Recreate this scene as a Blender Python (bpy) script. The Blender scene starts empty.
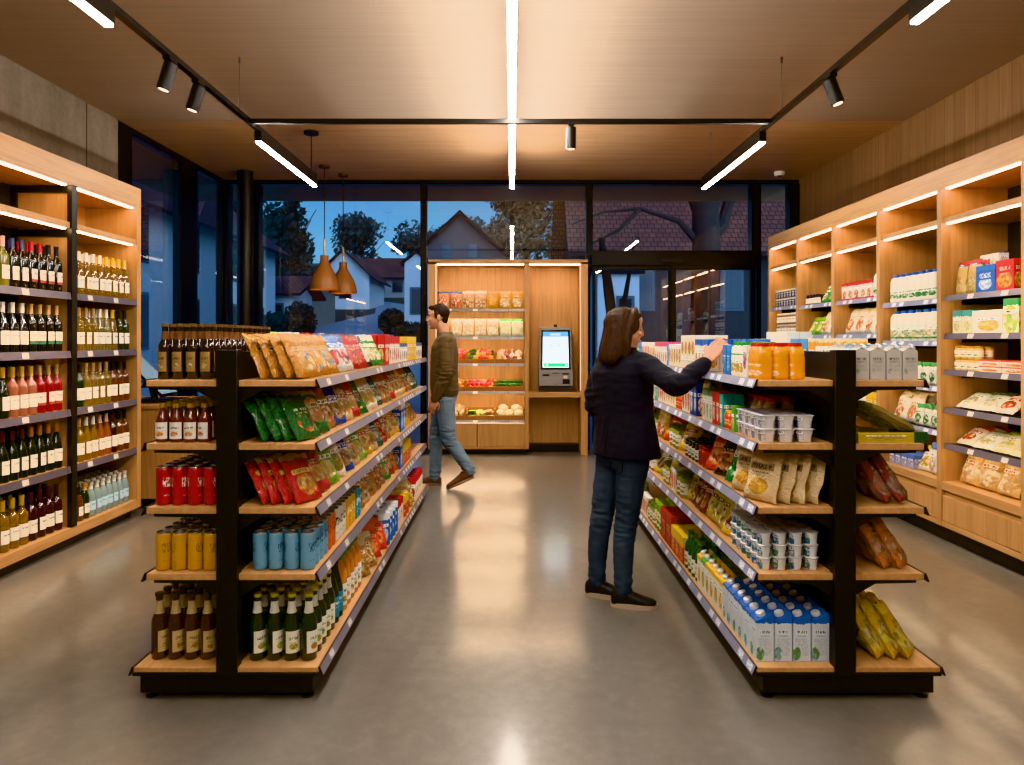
import bpy, math, random
from mathutils import Vector as V, Matrix, noise
RND = random.Random(11)
SC = bpy.context.scene
COL = SC.collection
PI = math.pi
F, CX, CY, CH = 700.0, 512.0, 340.0, 1.47        # focal length in pixels, vanishing point, camera height

# ------------------------------------------------------------------ helpers: colour and nodes
def lin(h):
    h = h.lstrip('#')
    c = [int(h[i:i+2], 16)/255 for i in (0, 2, 4)]
    return tuple(x/12.92 if x <= .04045 else ((x+.055)/1.055)**2.4 for x in c) + (1.0,)

class NT:
    def __init__(s, name):
        s.mat = bpy.data.materials.new(name); s.mat.use_nodes = True
        s.t = s.mat.node_tree; s.t.nodes.clear()
        s.out = s.t.nodes.new('ShaderNodeOutputMaterial')
    def n(s, kind, **kw):
        nd = s.t.nodes.new(kind)
        for k, v in kw.items():
            if k in nd.bl_rna.properties and k != 'inputs': setattr(nd, k, v)
        return nd
    def put(s, sock, v):
        if isinstance(v, bpy.types.NodeSocket): s.t.links.new(v, sock)
        elif v is not None: sock.default_value = v
    def m(s, op, a, b=None, c=None):
        nd = s.n('ShaderNodeMath'); nd.operation = op
        s.put(nd.inputs[0], a)
        if b is not None: s.put(nd.inputs[1], b)
        if c is not None: s.put(nd.inputs[2], c)
        return nd.outputs[0]
    def mix(s, f, a, b):
        nd = s.n('ShaderNodeMix'); nd.data_type = 'RGBA'
        s.put(nd.inputs[0], f); s.put(nd.inputs[6], a); s.put(nd.inputs[7], b)
        return nd.outputs[2]
    def mapping(s, vec, scale=(1, 1, 1), loc=(0, 0, 0), rot=(0, 0, 0)):
        nd = s.n('ShaderNodeMapping'); s.put(nd.inputs[0], vec)
        nd.inputs['Location'].default_value = loc; nd.inputs['Scale'].default_value = scale
        nd.inputs['Rotation'].default_value = rot
        return nd.outputs[0]
    def noise(s, vec, scale=5, detail=3, rough=.5, dist=0):
        nd = s.n('ShaderNodeTexNoise'); s.put(nd.inputs['Vector'], vec)
        nd.inputs['Scale'].default_value = scale; nd.inputs['Detail'].default_value = detail
        nd.inputs['Roughness'].default_value = rough; nd.inputs['Distortion'].default_value = dist
        return nd.outputs[0]
    def voro(s, vec, scale=5, feat='F1'):
        nd = s.n('ShaderNodeTexVoronoi'); nd.feature = feat; s.put(nd.inputs['Vector'], vec)
        nd.inputs['Scale'].default_value = scale
        return nd.outputs
    def ramp(s, fac, stops, interp='LINEAR'):
        nd = s.n('ShaderNodeValToRGB'); s.put(nd.inputs[0], fac)
        r = nd.color_ramp; r.interpolation = interp
        while len(r.elements) < len(stops): r.elements.new(.5)
        for e, (p, c) in zip(r.elements, stops): e.position = p; e.color = c
        return nd.outputs[0]
    def coord(s, which):
        if which == 'pos': return s.n('ShaderNodeNewGeometry').outputs['Position']
        return s.n('ShaderNodeTexCoord').outputs[which]
    def sep(s, vec):
        nd = s.n('ShaderNodeSeparateXYZ'); s.put(nd.inputs[0], vec); return nd.outputs
    def comb(s, x, y, z=0.0):
        nd = s.n('ShaderNodeCombineXYZ'); s.put(nd.inputs[0], x); s.put(nd.inputs[1], y); s.put(nd.inputs[2], z)
        return nd.outputs[0]
    def bump(s, h, strength=.2, dist=.01):
        nd = s.n('ShaderNodeBump'); s.put(nd.inputs['Height'], h)
        nd.inputs['Strength'].default_value = strength; nd.inputs['Distance'].default_value = dist
        return nd.outputs[0]
    def bsdf(s, color, rough=.5, metal=0., normal=None, spec=.5, coat=0., trans=0., emit=None, estr=0., sheen=0., crough=.03):
        b = s.n('ShaderNodeBsdfPrincipled')
        s.put(b.inputs['Base Color'], color); s.put(b.inputs['Roughness'], rough); s.put(b.inputs['Metallic'], metal)
        s.put(b.inputs['Specular IOR Level'], spec); s.put(b.inputs['Coat Weight'], coat); b.inputs['Coat Roughness'].default_value = crough
        s.put(b.inputs['Transmission Weight'], trans); s.put(b.inputs['Sheen Weight'], sheen)
        if normal is not None: s.put(b.inputs['Normal'], normal)
        if emit is not None: s.put(b.inputs['Emission Color'], emit); s.put(b.inputs['Emission Strength'], estr)
        s.t.links.new(b.outputs[0], s.out.inputs[0])
        return s.mat

MATS = {}
def mat(name, color='#808080', rough=.5, metal=0., vary=0., coat=0., trans=0., bumpy=0., bscale=60, spec=.5):
    if name in MATS: return MATS[name]
    n = NT(name); c = lin(color); nrm = None; col = c
    if vary:
        f = n.noise(n.coord('pos'), 9, 4)
        col = n.mix(f, tuple(x*(1-vary) for x in c[:3])+(1,), tuple(min(1, x*(1+vary)) for x in c[:3])+(1,))
    if bumpy: nrm = n.bump(n.noise(n.coord('Object'), bscale, 4), bumpy, .004)
    MATS[name] = n.bsdf(col, rough, metal, nrm, spec, coat, trans)
    return MATS[name]

def emis(name, color, strength):
    if name in MATS: return MATS[name]
    n = NT(name); e = n.n('ShaderNodeEmission')
    e.inputs[0].default_value = lin(color); e.inputs[1].default_value = strength
    n.t.links.new(e.outputs[0], n.out.inputs[0])
    MATS[name] = n.mat
    return n.mat

def wood(name, c1, c2, axis='z', plank=0., rough=.45, scale=1.):
    """oak veneer with long grain along one axis, optional plank joints"""
    if name in MATS: return MATS[name]
    n = NT(name); p = n.coord('pos')
    s = {'x': (1.2, 26, 26), 'y': (26, 1.2, 26), 'z': (26, 26, 1.2)}[axis]
    v = n.mapping(p, tuple(k*scale for k in s))
    g = n.noise(v, 1.5, 6, .62, .6)
    big = n.noise(n.mapping(p, tuple(k*scale*.22 for k in s)), 1.3, 3)
    g2 = n.m('ADD', n.m('MULTIPLY', g, .65), n.m('MULTIPLY', big, .35))
    col = n.ramp(g2, [(.30, lin(c1)), (.52, lin(c2)), (.72, tuple(min(1, x*1.18) for x in lin(c2)[:3])+(1,))])
    if plank:
        x, y, z = n.sep(p)
        a = {'x': y, 'y': x, 'z': n.m('ADD', x, y)}[axis]
        cell = n.m('FLOOR', n.m('DIVIDE', a, plank))
        wn = n.n('ShaderNodeTexWhiteNoise'); wn.noise_dimensions = '1D'; n.put(wn.inputs['W'], cell)
        col = n.mix(n.m('MULTIPLY', wn.outputs[0], .30), col, tuple(k*.55 for k in lin(c1)[:3])+(1,))
        fr = n.m('FRACT', n.m('DIVIDE', a, plank))
        col = n.mix(n.m('MULTIPLY', n.m('LESS_THAN', fr, .012/plank*.5), .5), col, (.02, .012, .006, 1))
    MATS[name] = n.bsdf(col, rough, 0, n.bump(g, .08, .002), .4)
    return MATS[name]

def pack(name, base, band, pics, logo='#ffffff', ink='#202020', vt=.80, vb=.0, pic=(.5, .33, .34, .22), lv=.62, lh=.10, rough=.35, crinkle=.0, tile=1, pscale=7., two=None, fine=None):
    """printed packaging: colour field, top band, picture oval, title block with small print; all on UVs"""
    if name in MATS: return MATS[name]
    n = NT(name); uv = n.coord('UV')
    u, v, _ = n.sep(uv)
    if tile != 1: u = n.m('FRACT', n.m('MULTIPLY', u, float(tile)))
    rnd = n.n('ShaderNodeObjectInfo').outputs['Random']
    off = n.m('MULTIPLY', rnd, 17.3)
    nv = n.noise(n.comb(n.m('MULTIPLY', u, 3.), n.m('MULTIPLY', v, 3.), off), 1.6, 2)
    wob = n.m('MULTIPLY', n.m('SUBTRACT', nv, .5), .16)
    col = lin(base)
    if two: col = n.mix(n.m('GREATER_THAN', n.m('ADD', n.m('ADD', u, v), wob), 1.02), col, lin(two))
    col = n.mix(n.m('GREATER_THAN', n.m('ADD', v, wob), vt), col, lin(band))
    if vb: col = n.mix(n.m('LESS_THAN', n.m('ADD', v, wob), vb), col, lin(band))
    # the pictured food
    du = n.m('DIVIDE', n.m('SUBTRACT', u, pic[0]), pic[2]); dv = n.m('DIVIDE', n.m('SUBTRACT', v, pic[1]), pic[3])
    d = n.m('ADD', n.m('ADD', n.m('MULTIPLY', du, du), n.m('MULTIPLY', dv, dv)), n.m('MULTIPLY', wob, 4.))
    vc = n.voro(n.comb(n.m('MULTIPLY', u, 1.), n.m('MULTIPLY', v, 1.35), off), pscale)
    cs = n.sep(vc['Color'])[0]
    k = len(pics)
    pc = n.ramp(cs, [(i/k, lin(c)) for i, c in enumerate(pics)], 'CONSTANT')
    pc = n.mix(n.m('MULTIPLY', vc['Distance'], .9), pc, tuple(x*.55 for x in lin(pics[0])[:3])+(1,))
    col = n.mix(n.m('LESS_THAN', d, 1.0), col, pc)
    # title block, lettering-like marks
    inb = n.m('MULTIPLY', n.m('LESS_THAN', n.m('ABSOLUTE', n.m('SUBTRACT', v, lv)), lh*.5), n.m('LESS_THAN', n.m('ABSOLUTE', n.m('SUBTRACT', u, .5)), .36))
    col = n.mix(inb, col, lin(logo))
    def marks(vc_, hh, su, sv, thr, half):
        t = n.noise(n.comb(n.m('MULTIPLY', u, su), n.m('MULTIPLY', v, sv), n.m('ADD', off, vc_)), 1., 1)
        a = n.m('MULTIPLY', n.m('GREATER_THAN', t, thr), n.m('LESS_THAN', n.m('ABSOLUTE', n.m('SUBTRACT', v, vc_)), hh))
        return n.m('MULTIPLY', a, n.m('LESS_THAN', n.m('ABSOLUTE', n.m('SUBTRACT', u, .5)), half))
    col = n.mix(marks(lv, lh*.3, 22, 9, .5, .30), col, lin(ink))
    col = n.mix(n.m('MULTIPLY', marks(lv-lh*.85, .018, 40, 30, .5, .26), .7), col, lin(ink))
    if fine:
        row = n.m('GREATER_THAN', n.m('SINE', n.m('MULTIPLY', v, 150.)), .1)
        tx = n.m('GREATER_THAN', n.noise(n.comb(n.m('MULTIPLY', u, 30.), n.m('FLOOR', n.m('MULTIPLY', v, 23.9)), off), 1., 1), .46)
        box_ = n.m('MULTIPLY', n.m('LESS_THAN', n.m('ABSOLUTE', n.m('SUBTRACT', v, (fine[0]+fine[1])/2)), (fine[1]-fine[0])/2), n.m('LESS_THAN', n.m('ABSOLUTE', n.m('SUBTRACT', u, .5)), .38))
        col = n.mix(n.m('MULTIPLY', n.m('MULTIPLY', row, tx), n.m('MULTIPLY', box_, .55)), col, lin(ink))
    nrm = None
    if crinkle:
        h = n.noise(n.comb(n.m('MULTIPLY', u, 5.), n.m('MULTIPLY', v, 6.), off), 1.5, 4, .6, 1.0)
        nrm = n.bump(h, crinkle, .02)
    MATS[name] = n.bsdf(col, rough, 0, nrm, .5, .15 if crinkle else 0)
    return MATS[name]

# ------------------------------------------------------------------ helpers: meshes and objects
class MB:
    def __init__(s): s.v = []; s.f = []; s.mi = []; s.uv = []
    def face(s, idx, m=0, uv=None):
        s.f.append(tuple(idx)); s.mi.append(m); s.uv.append(uv or [(0, 0)]*len(idx))
    def add(s, pts):
        i = len(s.v); s.v.extend(V(p) for p in pts); return i
    def box(s, x0, x1, y0, y1, z0, z1, m=0, M=None, skip=''):
        P = [V((x, y, z)) for z in (z0, z1) for y in (y0, y1) for x in (x0, x1)]
        if M: P = [M @ p for p in P]
        i = s.add(P)
        q = [(0, 0), (1, 0), (1, 1), (0, 1)]
        F6 = dict(f=(0, 1, 5, 4), r=(1, 3, 7, 5), b=(3, 2, 6, 7), l=(2, 0, 4, 6), t=(4, 5, 7, 6), d=(2, 3, 1, 0))
        for k, f in F6.items():
            if k in skip: continue
            uv = q if k not in 'td' else [(0, .985), (1, .985), (1, 1), (0, 1)]
            s.face([i+j for j in f], m, uv)
        return s
    def lathe(s, prof, n=16, m=0, c=(0, 0, 0), cap0=True, cap1=True, ang=2*PI, a0=0, rep=1.):
        c = V(c); k = len(prof); closed = abs(ang-2*PI) < 1e-6
        cols = n if closed else n+1
        z0 = prof[0][1]; z1 = prof[-1][1]; dz = (z1-z0) or 1
        i = s.add([c+V((r*math.cos(a0+ang*j/n), r*math.sin(a0+ang*j/n), z)) for r, z in prof for j in range(cols)])
        for a in range(k-1):
            for j in range(n):
                j2 = (j+1) % cols
                va, vb = (prof[a][1]-z0)/dz, (prof[a+1][1]-z0)/dz
                s.face([i+a*cols+j, i+a*cols+j2, i+(a+1)*cols+j2, i+(a+1)*cols+j], m,
                       [(rep*j/n, va), (rep*(j+1)/n, va), (rep*(j+1)/n, vb), (rep*j/n, vb)])
        if closed:
            if cap0 and prof[0][0] > 1e-5: s.face([i+j for j in range(n)][::-1], m)
            if cap1 and prof[-1][0] > 1e-5: s.face([i+(k-1)*cols+j for j in range(n)], m)
        return s
    def loft(s, rings, m=0, cap=True):
        """rings: equal-length lists of points"""
        n = len(rings[0]); k = len(rings)
        i = s.add([p for r in rings for p in r])
        for a in range(k-1):
            for j in range(n):
                j2 = (j+1) % n
                s.face([i+a*n+j, i+a*n+j2, i+(a+1)*n+j2, i+(a+1)*n+j], m,
                       [(j/n, a/(k-1)), ((j+1)/n, a/(k-1)), ((j+1)/n, (a+1)/(k-1)), (j/n, (a+1)/(k-1))])
        if cap:
            s.face([i+j for j in range(n)][::-1], m); s.face([i+(k-1)*n+j for j in range(n)], m)
        return s
    def tube(s, pts, rad, n=10, m=0, ref=None, flat=1.0):
        pts = [V(p) for p in pts]
        if not hasattr(rad, '__len__'): rad = [rad]*len(pts)
        rings = []; prev = None
        for a, p in enumerate(pts):
            t = (pts[min(a+1, len(pts)-1)]-pts[max(a-1, 0)]).normalized()
            r0 = ref if ref else (V((0, 0, 1)) if abs(t.z) < .9 else V((1, 0, 0)))
            if prev is None: sd = t.cross(r0)
            else: sd = prev-t*prev.dot(t)
            sd.normalize(); prev = sd; up = sd.cross(t)
            r = rad[a]
            rings.append([p+sd*(r*math.cos(2*PI*j/n))+up*(r*flat*math.sin(2*PI*j/n)) for j in range(n)])
        return s.loft(rings, m)
    def ball(s, c, r, ax=None, n=14, k=9, m=0):
        c = V(c); X, Y, Z = ax or (V((1, 0, 0)), V((0, 1, 0)), V((0, 0, 1)))
        rx, ry, rz = r if hasattr(r, '__len__') else (r, r, r)
        rings = []
        for a in range(k+1):
            th = PI*(a/k)*.985+PI*.0075
            rings.append([c+X*(rx*math.sin(th)*math.cos(2*PI*j/n))+Y*(ry*math.sin(th)*math.sin(2*PI*j/n))-Z*(rz*math.cos(th)) for j in range(n)])
        return s.loft(rings, m)
    def mesh(s, name, mats, smooth=True, angle=.6):
        me = bpy.data.meshes.new(name)
        me.from_pydata([tuple(p) for p in s.v], [], s.f)
        for mm in (mats if isinstance(mats, (list, tuple)) else [mats]): me.materials.append(mm)
        me.polygons.foreach_set('material_index', s.mi)
        ul = me.uv_layers.new(name='UV')
        flat = [c for q in s.uv for p in q for c in p]
        ul.data.foreach_set('uv', flat)
        if smooth:
            me.polygons.foreach_set('use_smooth', [True]*len(s.f))
            me.update(); me.set_sharp_from_angle(angle=angle)
        me.update()
        return me
    def build(s, name, mats, parent=None, smooth=True, bevel=0., angle=.6):
        o = link(name, s.mesh(name, mats, smooth, angle), parent)
        if bevel:
            b = o.modifiers.new('Bevel', 'BEVEL'); b.width = bevel; b.segments = 2; b.limit_method = 'ANGLE'
        return o

def link(name, data, parent=None):
    o = bpy.data.objects.new(name, data); COL.objects.link(o)
    if parent: o.parent = parent
    return o
def tag(o, label, cat, group=None):
    o['label'] = label; o['category'] = cat
    if group: o['group'] = group
    return o
def thing(name, label=None, cat=None, loc=(0, 0, 0), group=None):
    o = link(name, None); o.location = loc; o.empty_display_size = .05
    if label: tag(o, label, cat, group)
    return o
def struct(o):
    o['kind'] = 'structure'; return o
def bx(name, mats, parent, *dims, bevel=0.):
    """one box mesh; dims in world coordinates, kept relative to the parent's base"""
    mb = MB(); o = parent.location if parent else V((0, 0, 0))
    while parent and parent.parent: parent = parent.parent; o = o+parent.location
    x0, x1, y0, y1, z0, z1 = dims
    mb.box(x0-o.x, x1-o.x, y0-o.y, y1-o.y, z0-o.z, z1-o.z)
    return mb, o

def bpart(name, mats, parent, boxes, bevel=0., base=None):
    """boxes in world coordinates collected as ONE mesh under a thing whose base is `base`"""
    b = V(base) if base else V((0, 0, 0)); mb = MB()
    for x0, x1, y0, y1, z0, z1 in boxes: mb.box(x0-b.x, x1-b.x, y0-b.y, y1-b.y, z0-b.z, z1-b.z)
    return mb.build(name, mats, parent, bevel=bevel)

ORD = 'first second third fourth fifth sixth seventh eighth ninth tenth eleventh twelfth thirteenth fourteenth fifteenth sixteenth seventeenth eighteenth nineteenth twentieth'.split()
def ordn(i):
    if i < 20: return ORD[i]
    t = {2: 'twenty', 3: 'thirty', 4: 'forty', 5: 'fifty', 6: 'sixty'}[(i+1)//10]
    return t+'-'+ORD[(i+1) % 10-1] if (i+1) % 10 else t[:-1]+'ieth'
REC = []          # every repeated product: (object, look, category, where, row, order, end words)

# ------------------------------------------------------------------ materials of the place
OAK = wood('oak', '#98704a', '#b38a5e', 'z')
OAKY = wood('oak_long', '#98704a', '#b38a5e', 'y')
OAKX = wood('oak_cross', '#98704a', '#b38a5e', 'x')
BEECH = wood('shelf_wood', '#a47a50', '#bd9266', 'y', rough=.5)
CLAD = wood('wall_cladding', '#785c43', '#8f7154', 'z', plank=.14, rough=.55)
SOFF = wood('soffit_wood', '#b08a66', '#caa47c', 'x', plank=.9, rough=.5)
BLACK = mat('black_steel', '#121110', .42, .2, bumpy=.05, bscale=300)
FRAME = mat('window_frame_black', '#0d0d0e', .4, .3)
DARKBACK = mat('dark_back_panel', '#1d1a18', .6)
STEEL = mat('brushed_steel', '#8b8884', .32, .85)
GREYMET = mat('grey_metal', '#6f6a66', .4, .5)
WHITE = mat('white_paint', '#efeae0', .5)
LED = emis('led_strip_glow', '#ffd6a6', 25.)
LEDU = emis('led_under_shelf_glow', '#ffd6a6', 16.)
LEDB = emis('led_back_unit_glow', '#ffd9ae', 95.)
LEDV = emis('led_edge_glow', '#ffd6a6', 1.8)
TUBE = emis('linear_light_glow', '#fff4e8', 88.)
# ------------------------------------------------------------------ the room
XL, XR, YN, YF, ZC = -3.85, 3.85, -3.4, 9.45, 3.62
def floor_mat():
    n = NT('polished_concrete'); p = n.coord('pos')
    a = n.noise(n.mapping(p, (1, .6, 1)), .9, 5, .62, .5); b = n.noise(p, 14, 5, .65)
    f = n.m('ADD', n.m('MULTIPLY', a, .7), n.m('MULTIPLY', b, .3))
    col = n.ramp(f, [(.05, lin('#3f3c37')), (.5, lin('#716d67')), (.95, lin('#a39e96'))])
    r = n.m('ADD', .278, n.m('MULTIPLY', a, .03))
    return n.bsdf(col, r, 0, None, .5, coat=.6, crough=.13)
def concrete_mat():
    n = NT('wall_concrete'); p = n.coord('pos')
    f = n.m('ADD', n.m('MULTIPLY', n.noise(n.mapping(p, (1, 3, .8)), 1.5, 6, .6), .7), n.m('MULTIPLY', n.noise(p, 30, 4), .3))
    col = n.ramp(f, [(.3, lin('#6f655a')), (.7, lin('#8d8174'))])
    x, y, z = n.sep(p)
    j = n.m('LESS_THAN', n.m('FRACT', n.m('DIVIDE', n.m('SUBTRACT', y, 6.33), 2.6)), .005)
    dots = n.m('LESS_THAN', n.voro(p, 7)['Distance'], .07)
    col = n.mix(n.m('MAXIMUM', j, n.m('MULTIPLY', dots, .35)), col, lin('#2c2722'))
    return n.bsdf(col, .75, 0, n.bump(n.noise(p, 40, 5), .15, .004), .3)
def ceiling_mat():
    n = NT('ceiling_panel'); p = n.coord('pos'); x, y, z = n.sep(p)
    st = n.noise(n.mapping(p, (.6, 45, 1)), 1.5, 3)
    col = n.ramp(st, [(.3, lin('#ab9a8a')), (.7, lin('#b3a292'))])
    return n.bsdf(col, .85, 0, n.bump(n.m('SINE', n.m('MULTIPLY', y, 260.)), .12, .002), .2)

def slab(name, mats, *d):
    return struct(bpart(name, mats, None, [d]))
slab('floor', floor_mat(), XL-.3, XR+.3, YN-.3, YF+.1, -.12, 0)
slab('ceiling', ceiling_mat(), XL-.3, XR+.3, YN-.3, 6.86, ZC, ZC+.12)
slab('ceiling.001', SOFF, XL-.1, XR+.3, 6.865, YF+.1, ZC, ZC+.12)
slab('wall_left', concrete_mat(), XL-.25, XL, YN, 6.84, 0, ZC)
slab('wall_right', CLAD, XR, XR+.25, YN, YF+.1, 0, ZC)
slab('wall_near', mat('plaster', '#a89880', .8), XL-.25, XR+.25, YN-.25, YN, 0, ZC)

def glass_mat():
    n = NT('window_glass')
    fr = n.n('ShaderNodeFresnel'); fr.inputs[0].default_value = 1.5
    f = n.m('MINIMUM', n.m('MULTIPLY', fr.outputs[0], 3.6), .9)
    t = n.n('ShaderNodeBsdfTransparent'); t.inputs[0].default_value = (.84, .9, .95, 1)
    g = n.n('ShaderNodeBsdfGlossy'); g.inputs['Roughness'].default_value = 0.0
    g.inputs[0].default_value = (1, 1, 1, 1)
    mx = n.n('ShaderNodeMixShader'); n.put(mx.inputs[0], f)
    n.t.links.new(t.outputs[0], mx.inputs[1]); n.t.links.new(g.outputs[0], mx.inputs[2])
    n.t.links.new(mx.outputs[0], n.out.inputs[0]); return n.mat
GLASS = glass_mat()
def pane(parent, pts, base):
    mb = MB(); i = mb.add([V(p)-V(base) for p in pts]); mb.face([i, i+1, i+2, i+3])
    return mb.build('pane', GLASS, parent, smooth=False)
def window_back(k, x0, x1, z0, z1, fl, fr):
    """window in the back facade with its left and right mullion widths"""
    base = V(((x0+x1)/2, YF, z0)); w = struct(thing('window_%d' % k, None, None, base))
    B = [(x0, x1, YF-.06, YF+.06, z0, z0+.07), (x0, x1, YF-.06, YF+.06, z1-.06, z1)]
    if fl: B.append((x0, x0+fl, YF-.09, YF+.08, z0+.07, z1-.06))
    if fr: B.append((x1-fr, x1, YF-.09, YF+.08, z0+.07, z1-.06))
    bpart('frame', FRAME, w, B, base=base)
    pane(w, [(x0+fl, YF, z0+.07), (x1-fr, YF, z0+.07), (x1-fr, YF, z1-.06), (x0+fl, YF, z1-.06)], base)
window_back(1, XL, -3.48, 0, ZC, .05, 0)
window_back(2, -3.48, -1.185, 0, ZC, .09, .04)
window_back(3, -1.185, 1.04, 0, ZC, .035, .045)
window_back(4, 1.04, 3.27, 2.60, ZC, .04, .06)
window_back(5, 3.27, XR, 0, ZC, .06, .13)
def window_left(k, y0, y1, fn, ff):
    base = V((XL, (y0+y1)/2, 0)); w = struct(thing('window_%d' % k, None, None, base))
    B = [(XL-.10, XL, y0, y1, 0, .08), (XL-.10, XL, y0, y1, ZC-.07, ZC),
         (XL-.10, XL, y0, y0+fn, .08, ZC-.07), (XL-.10, XL, y1-ff, y1, .08, ZC-.07)]
    bpart('frame', FRAME, w, B, base=base)
    pane(w, [(XL-.02, y0+fn, .08), (XL-.02, y1-ff, .08), (XL-.02, y1-ff, ZC-.07), (XL-.02, y0+fn, ZC-.07)], base)
window_left(6, 6.85, 8.17, .24, .02)
window_left(7, 8.17, 9.39, .40, .06)
# sliding entrance door
db = V((2.15, YF, 0)); door = struct(thing('door_1', None, None, db))
h = bpart('door_header', FRAME, door, [(1.06, 3.25, YF-.12, YF+.08, 2.47, 2.60)], base=db)
bpart('motion_sensor', mat('sensor_plastic', '#1a1a1c', .3), h, [(2.0, 2.28, YF-.155, YF-.12, 2.50, 2.55)], base=db)
for x0, x1, yy, a, b in ((1.08, 2.17, YF-.03, .04, .07), (2.13, 3.25, YF-.07, .06, .06)):
    lf = bpart('door_leaf', FRAME, door, [(x0, x0+a, yy-.025, yy+.025, 0, 2.47), (x1-b, x1, yy-.025, yy+.025, 0, 2.47),
               (x0+a, x1-b, yy-.025, yy+.025, 0, .10), (x0+a, x1-b, yy-.025, yy+.025, 2.41, 2.47)], base=db)
    pane(lf, [(x0+a, yy, .10), (x1-b, yy, .10), (x1-b, yy, 2.41), (x0+a, yy, 2.41)], db)
c = MB().lathe([(.10, 0), (.10, ZC)], 24, 0, (-3.40, 8.92, 0)).build('column', FRAME); struct(c)

# ------------------------------------------------------------------ ceiling lights
def hang(parent, base, x, y, z):
    mb = MB(); b = V(base)
    mb.tube([V((x, y, z))-b, V((x, y, ZC))-b], .0025, 6); mb.lathe([(.009, 0), (.009, .045)], 8, 0, V((x, y, ZC-.045))-b)
    return mb.build('suspension_wire', GREYMET, parent)
ZT = 3.175
def track(x, y0, y1, label, wires, canopy=None):
    base = (x, y0, ZT); t = thing('track_rail', label, 'light track', base, 'ceiling light tracks')
    bpart('rail', BLACK, t, [(x-.02, x+.02, y0, y1, ZT, ZT+.035)], base=base)
    for y in wires: hang(t, base, x, y, ZT+.035)
    if canopy:
        mb = MB().lathe([(.075, 0), (.075, .03)], 18, 0, V((x, canopy, ZC-.03))-V(base)); mb.tube([V((x, canopy, ZT+.03))-V(base), V((x, canopy, ZC-.02))-V(base)], .006, 8)
        mb.build('feed_canopy', BLACK, t)
    return t
track(-2.07, -2.6, 7.36, 'long black light track running down the left side of the ceiling', (2.4, 5.32), 7.22)
track(2.05, -2.6, 7.5, 'long black light track running down the right side of the ceiling', (2.4, 5.32, 7.23))
tc = thing('track_rail', 'black cross track spanning between the two long tracks below the wood ceiling', 'light track', (0, 5.52, ZT), 'ceiling light tracks')
bpart('rail', BLACK, tc, [(-2.05, 2.03, 5.50, 5.54, ZT, ZT+.035)], base=(0, 5.52, ZT))
def linear(x, y0, y1, label):
    base = (x, y0, 3.08); t = thing('linear_light', label, 'linear light', base, 'linear lights under the tracks')
    bpart('housing', BLACK, t, [(x-.028, x+.028, y0, y1, 3.092, ZT)], base=base)
    bpart('diffuser', TUBE, t, [(x-.019, x+.019, y0+.004, y1-.004, 3.078, 3.094)], base=base)
linear(-2.07, 1.9, 3.6, 'linear light on left track nearest the camera, cut by the top edge')
linear(-2.07, 5.70, 7.35, 'far linear light on the left track, beside the two pendant lamps')
linear(2.05, 1.9, 3.57, 'linear light on right track nearest the camera, cut by the top edge')
linear(2.05, 5.72, 7.48, 'far linear light on the right track, above the entrance door')
linear(-2.07, -1.6, .1, 'linear light on left track behind the camera')
linear(2.05, -1.6, .1, 'linear light on right track behind the camera')
base = (0, 1.0, 3.2); t = thing('linear_light', 'long glowing linear light hung down the middle of the ceiling', 'linear light', base)
bpart('diffuser', TUBE, t, [(-.026, .026, -1.5, 8.02, 3.205, 3.245)], base=base)
bpart('housing', GREYMET, t, [(-.02, .02, -1.5, 8.02, 3.245, 3.262)], base=base)
for y in (2.0, 7.9): hang(t, base, 0, y, 3.26)
LENS = emis('spot_lens_glow', '#ffe9d2', 2.5)
def lamp(name, kind, loc, direction, energy, color, parent=None, **kw):
    L = bpy.data.lights.new(name, kind); L.energy = energy; L.color = lin(color)[:3]
    for k, v in kw.items(): setattr(L, k, v)
    o = bpy.data.objects.new(name, L); COL.objects.link(o); o.location = loc
    o.rotation_euler = V(direction).to_track_quat('-Z', 'Y').to_euler()
    return o
def spot(x, y, d, label, energy=150):
    base = V((x, y, ZT)); d = V(d).normalized(); t = thing('track_spotlight', label, 'spotlight', base, 'black spotlights on the tracks')
    MB().box(-.022, .022, -.05, .05, -.022, 0).tube([(0, 0, -.02), (0, 0, -.05)], .012, 8).build('adapter', BLACK, t)
    a = V((0, 0, -.05))-d*.02; mb = MB(); mb.tube([a, a+d*.165], .041, 20); mb.build('head', BLACK, t)
    mb = MB(); mb.tube([a+d*.1655, a+d*.1675], .029, 18); mb.build('lens', LENS, t)
    lamp('spot_lamp', 'SPOT', base+a+d*.18, d, energy, '#ffd9b0', spot_size=1.1, spot_blend=.6, shadow_soft_size=.03)
spot(-2.07, 4.24, (-.30, 0, -1), 'black cylinder spotlight on left track, nearer of its pair')
spot(-2.07, 4.62, (-.30, 0, -1), 'black cylinder spotlight on left track, farther of its pair')
spot(2.05, 4.51, (.32, -.1, -1), 'black cylinder spotlight alone on the right track')
spot(.465, 5.52, (0, .1, -1), 'small black spotlight pointing straight down from the cross track', 60)
SHADE = mat('pendant_shade_wood', '#8c5a2e', .45, bumpy=.1)
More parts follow.
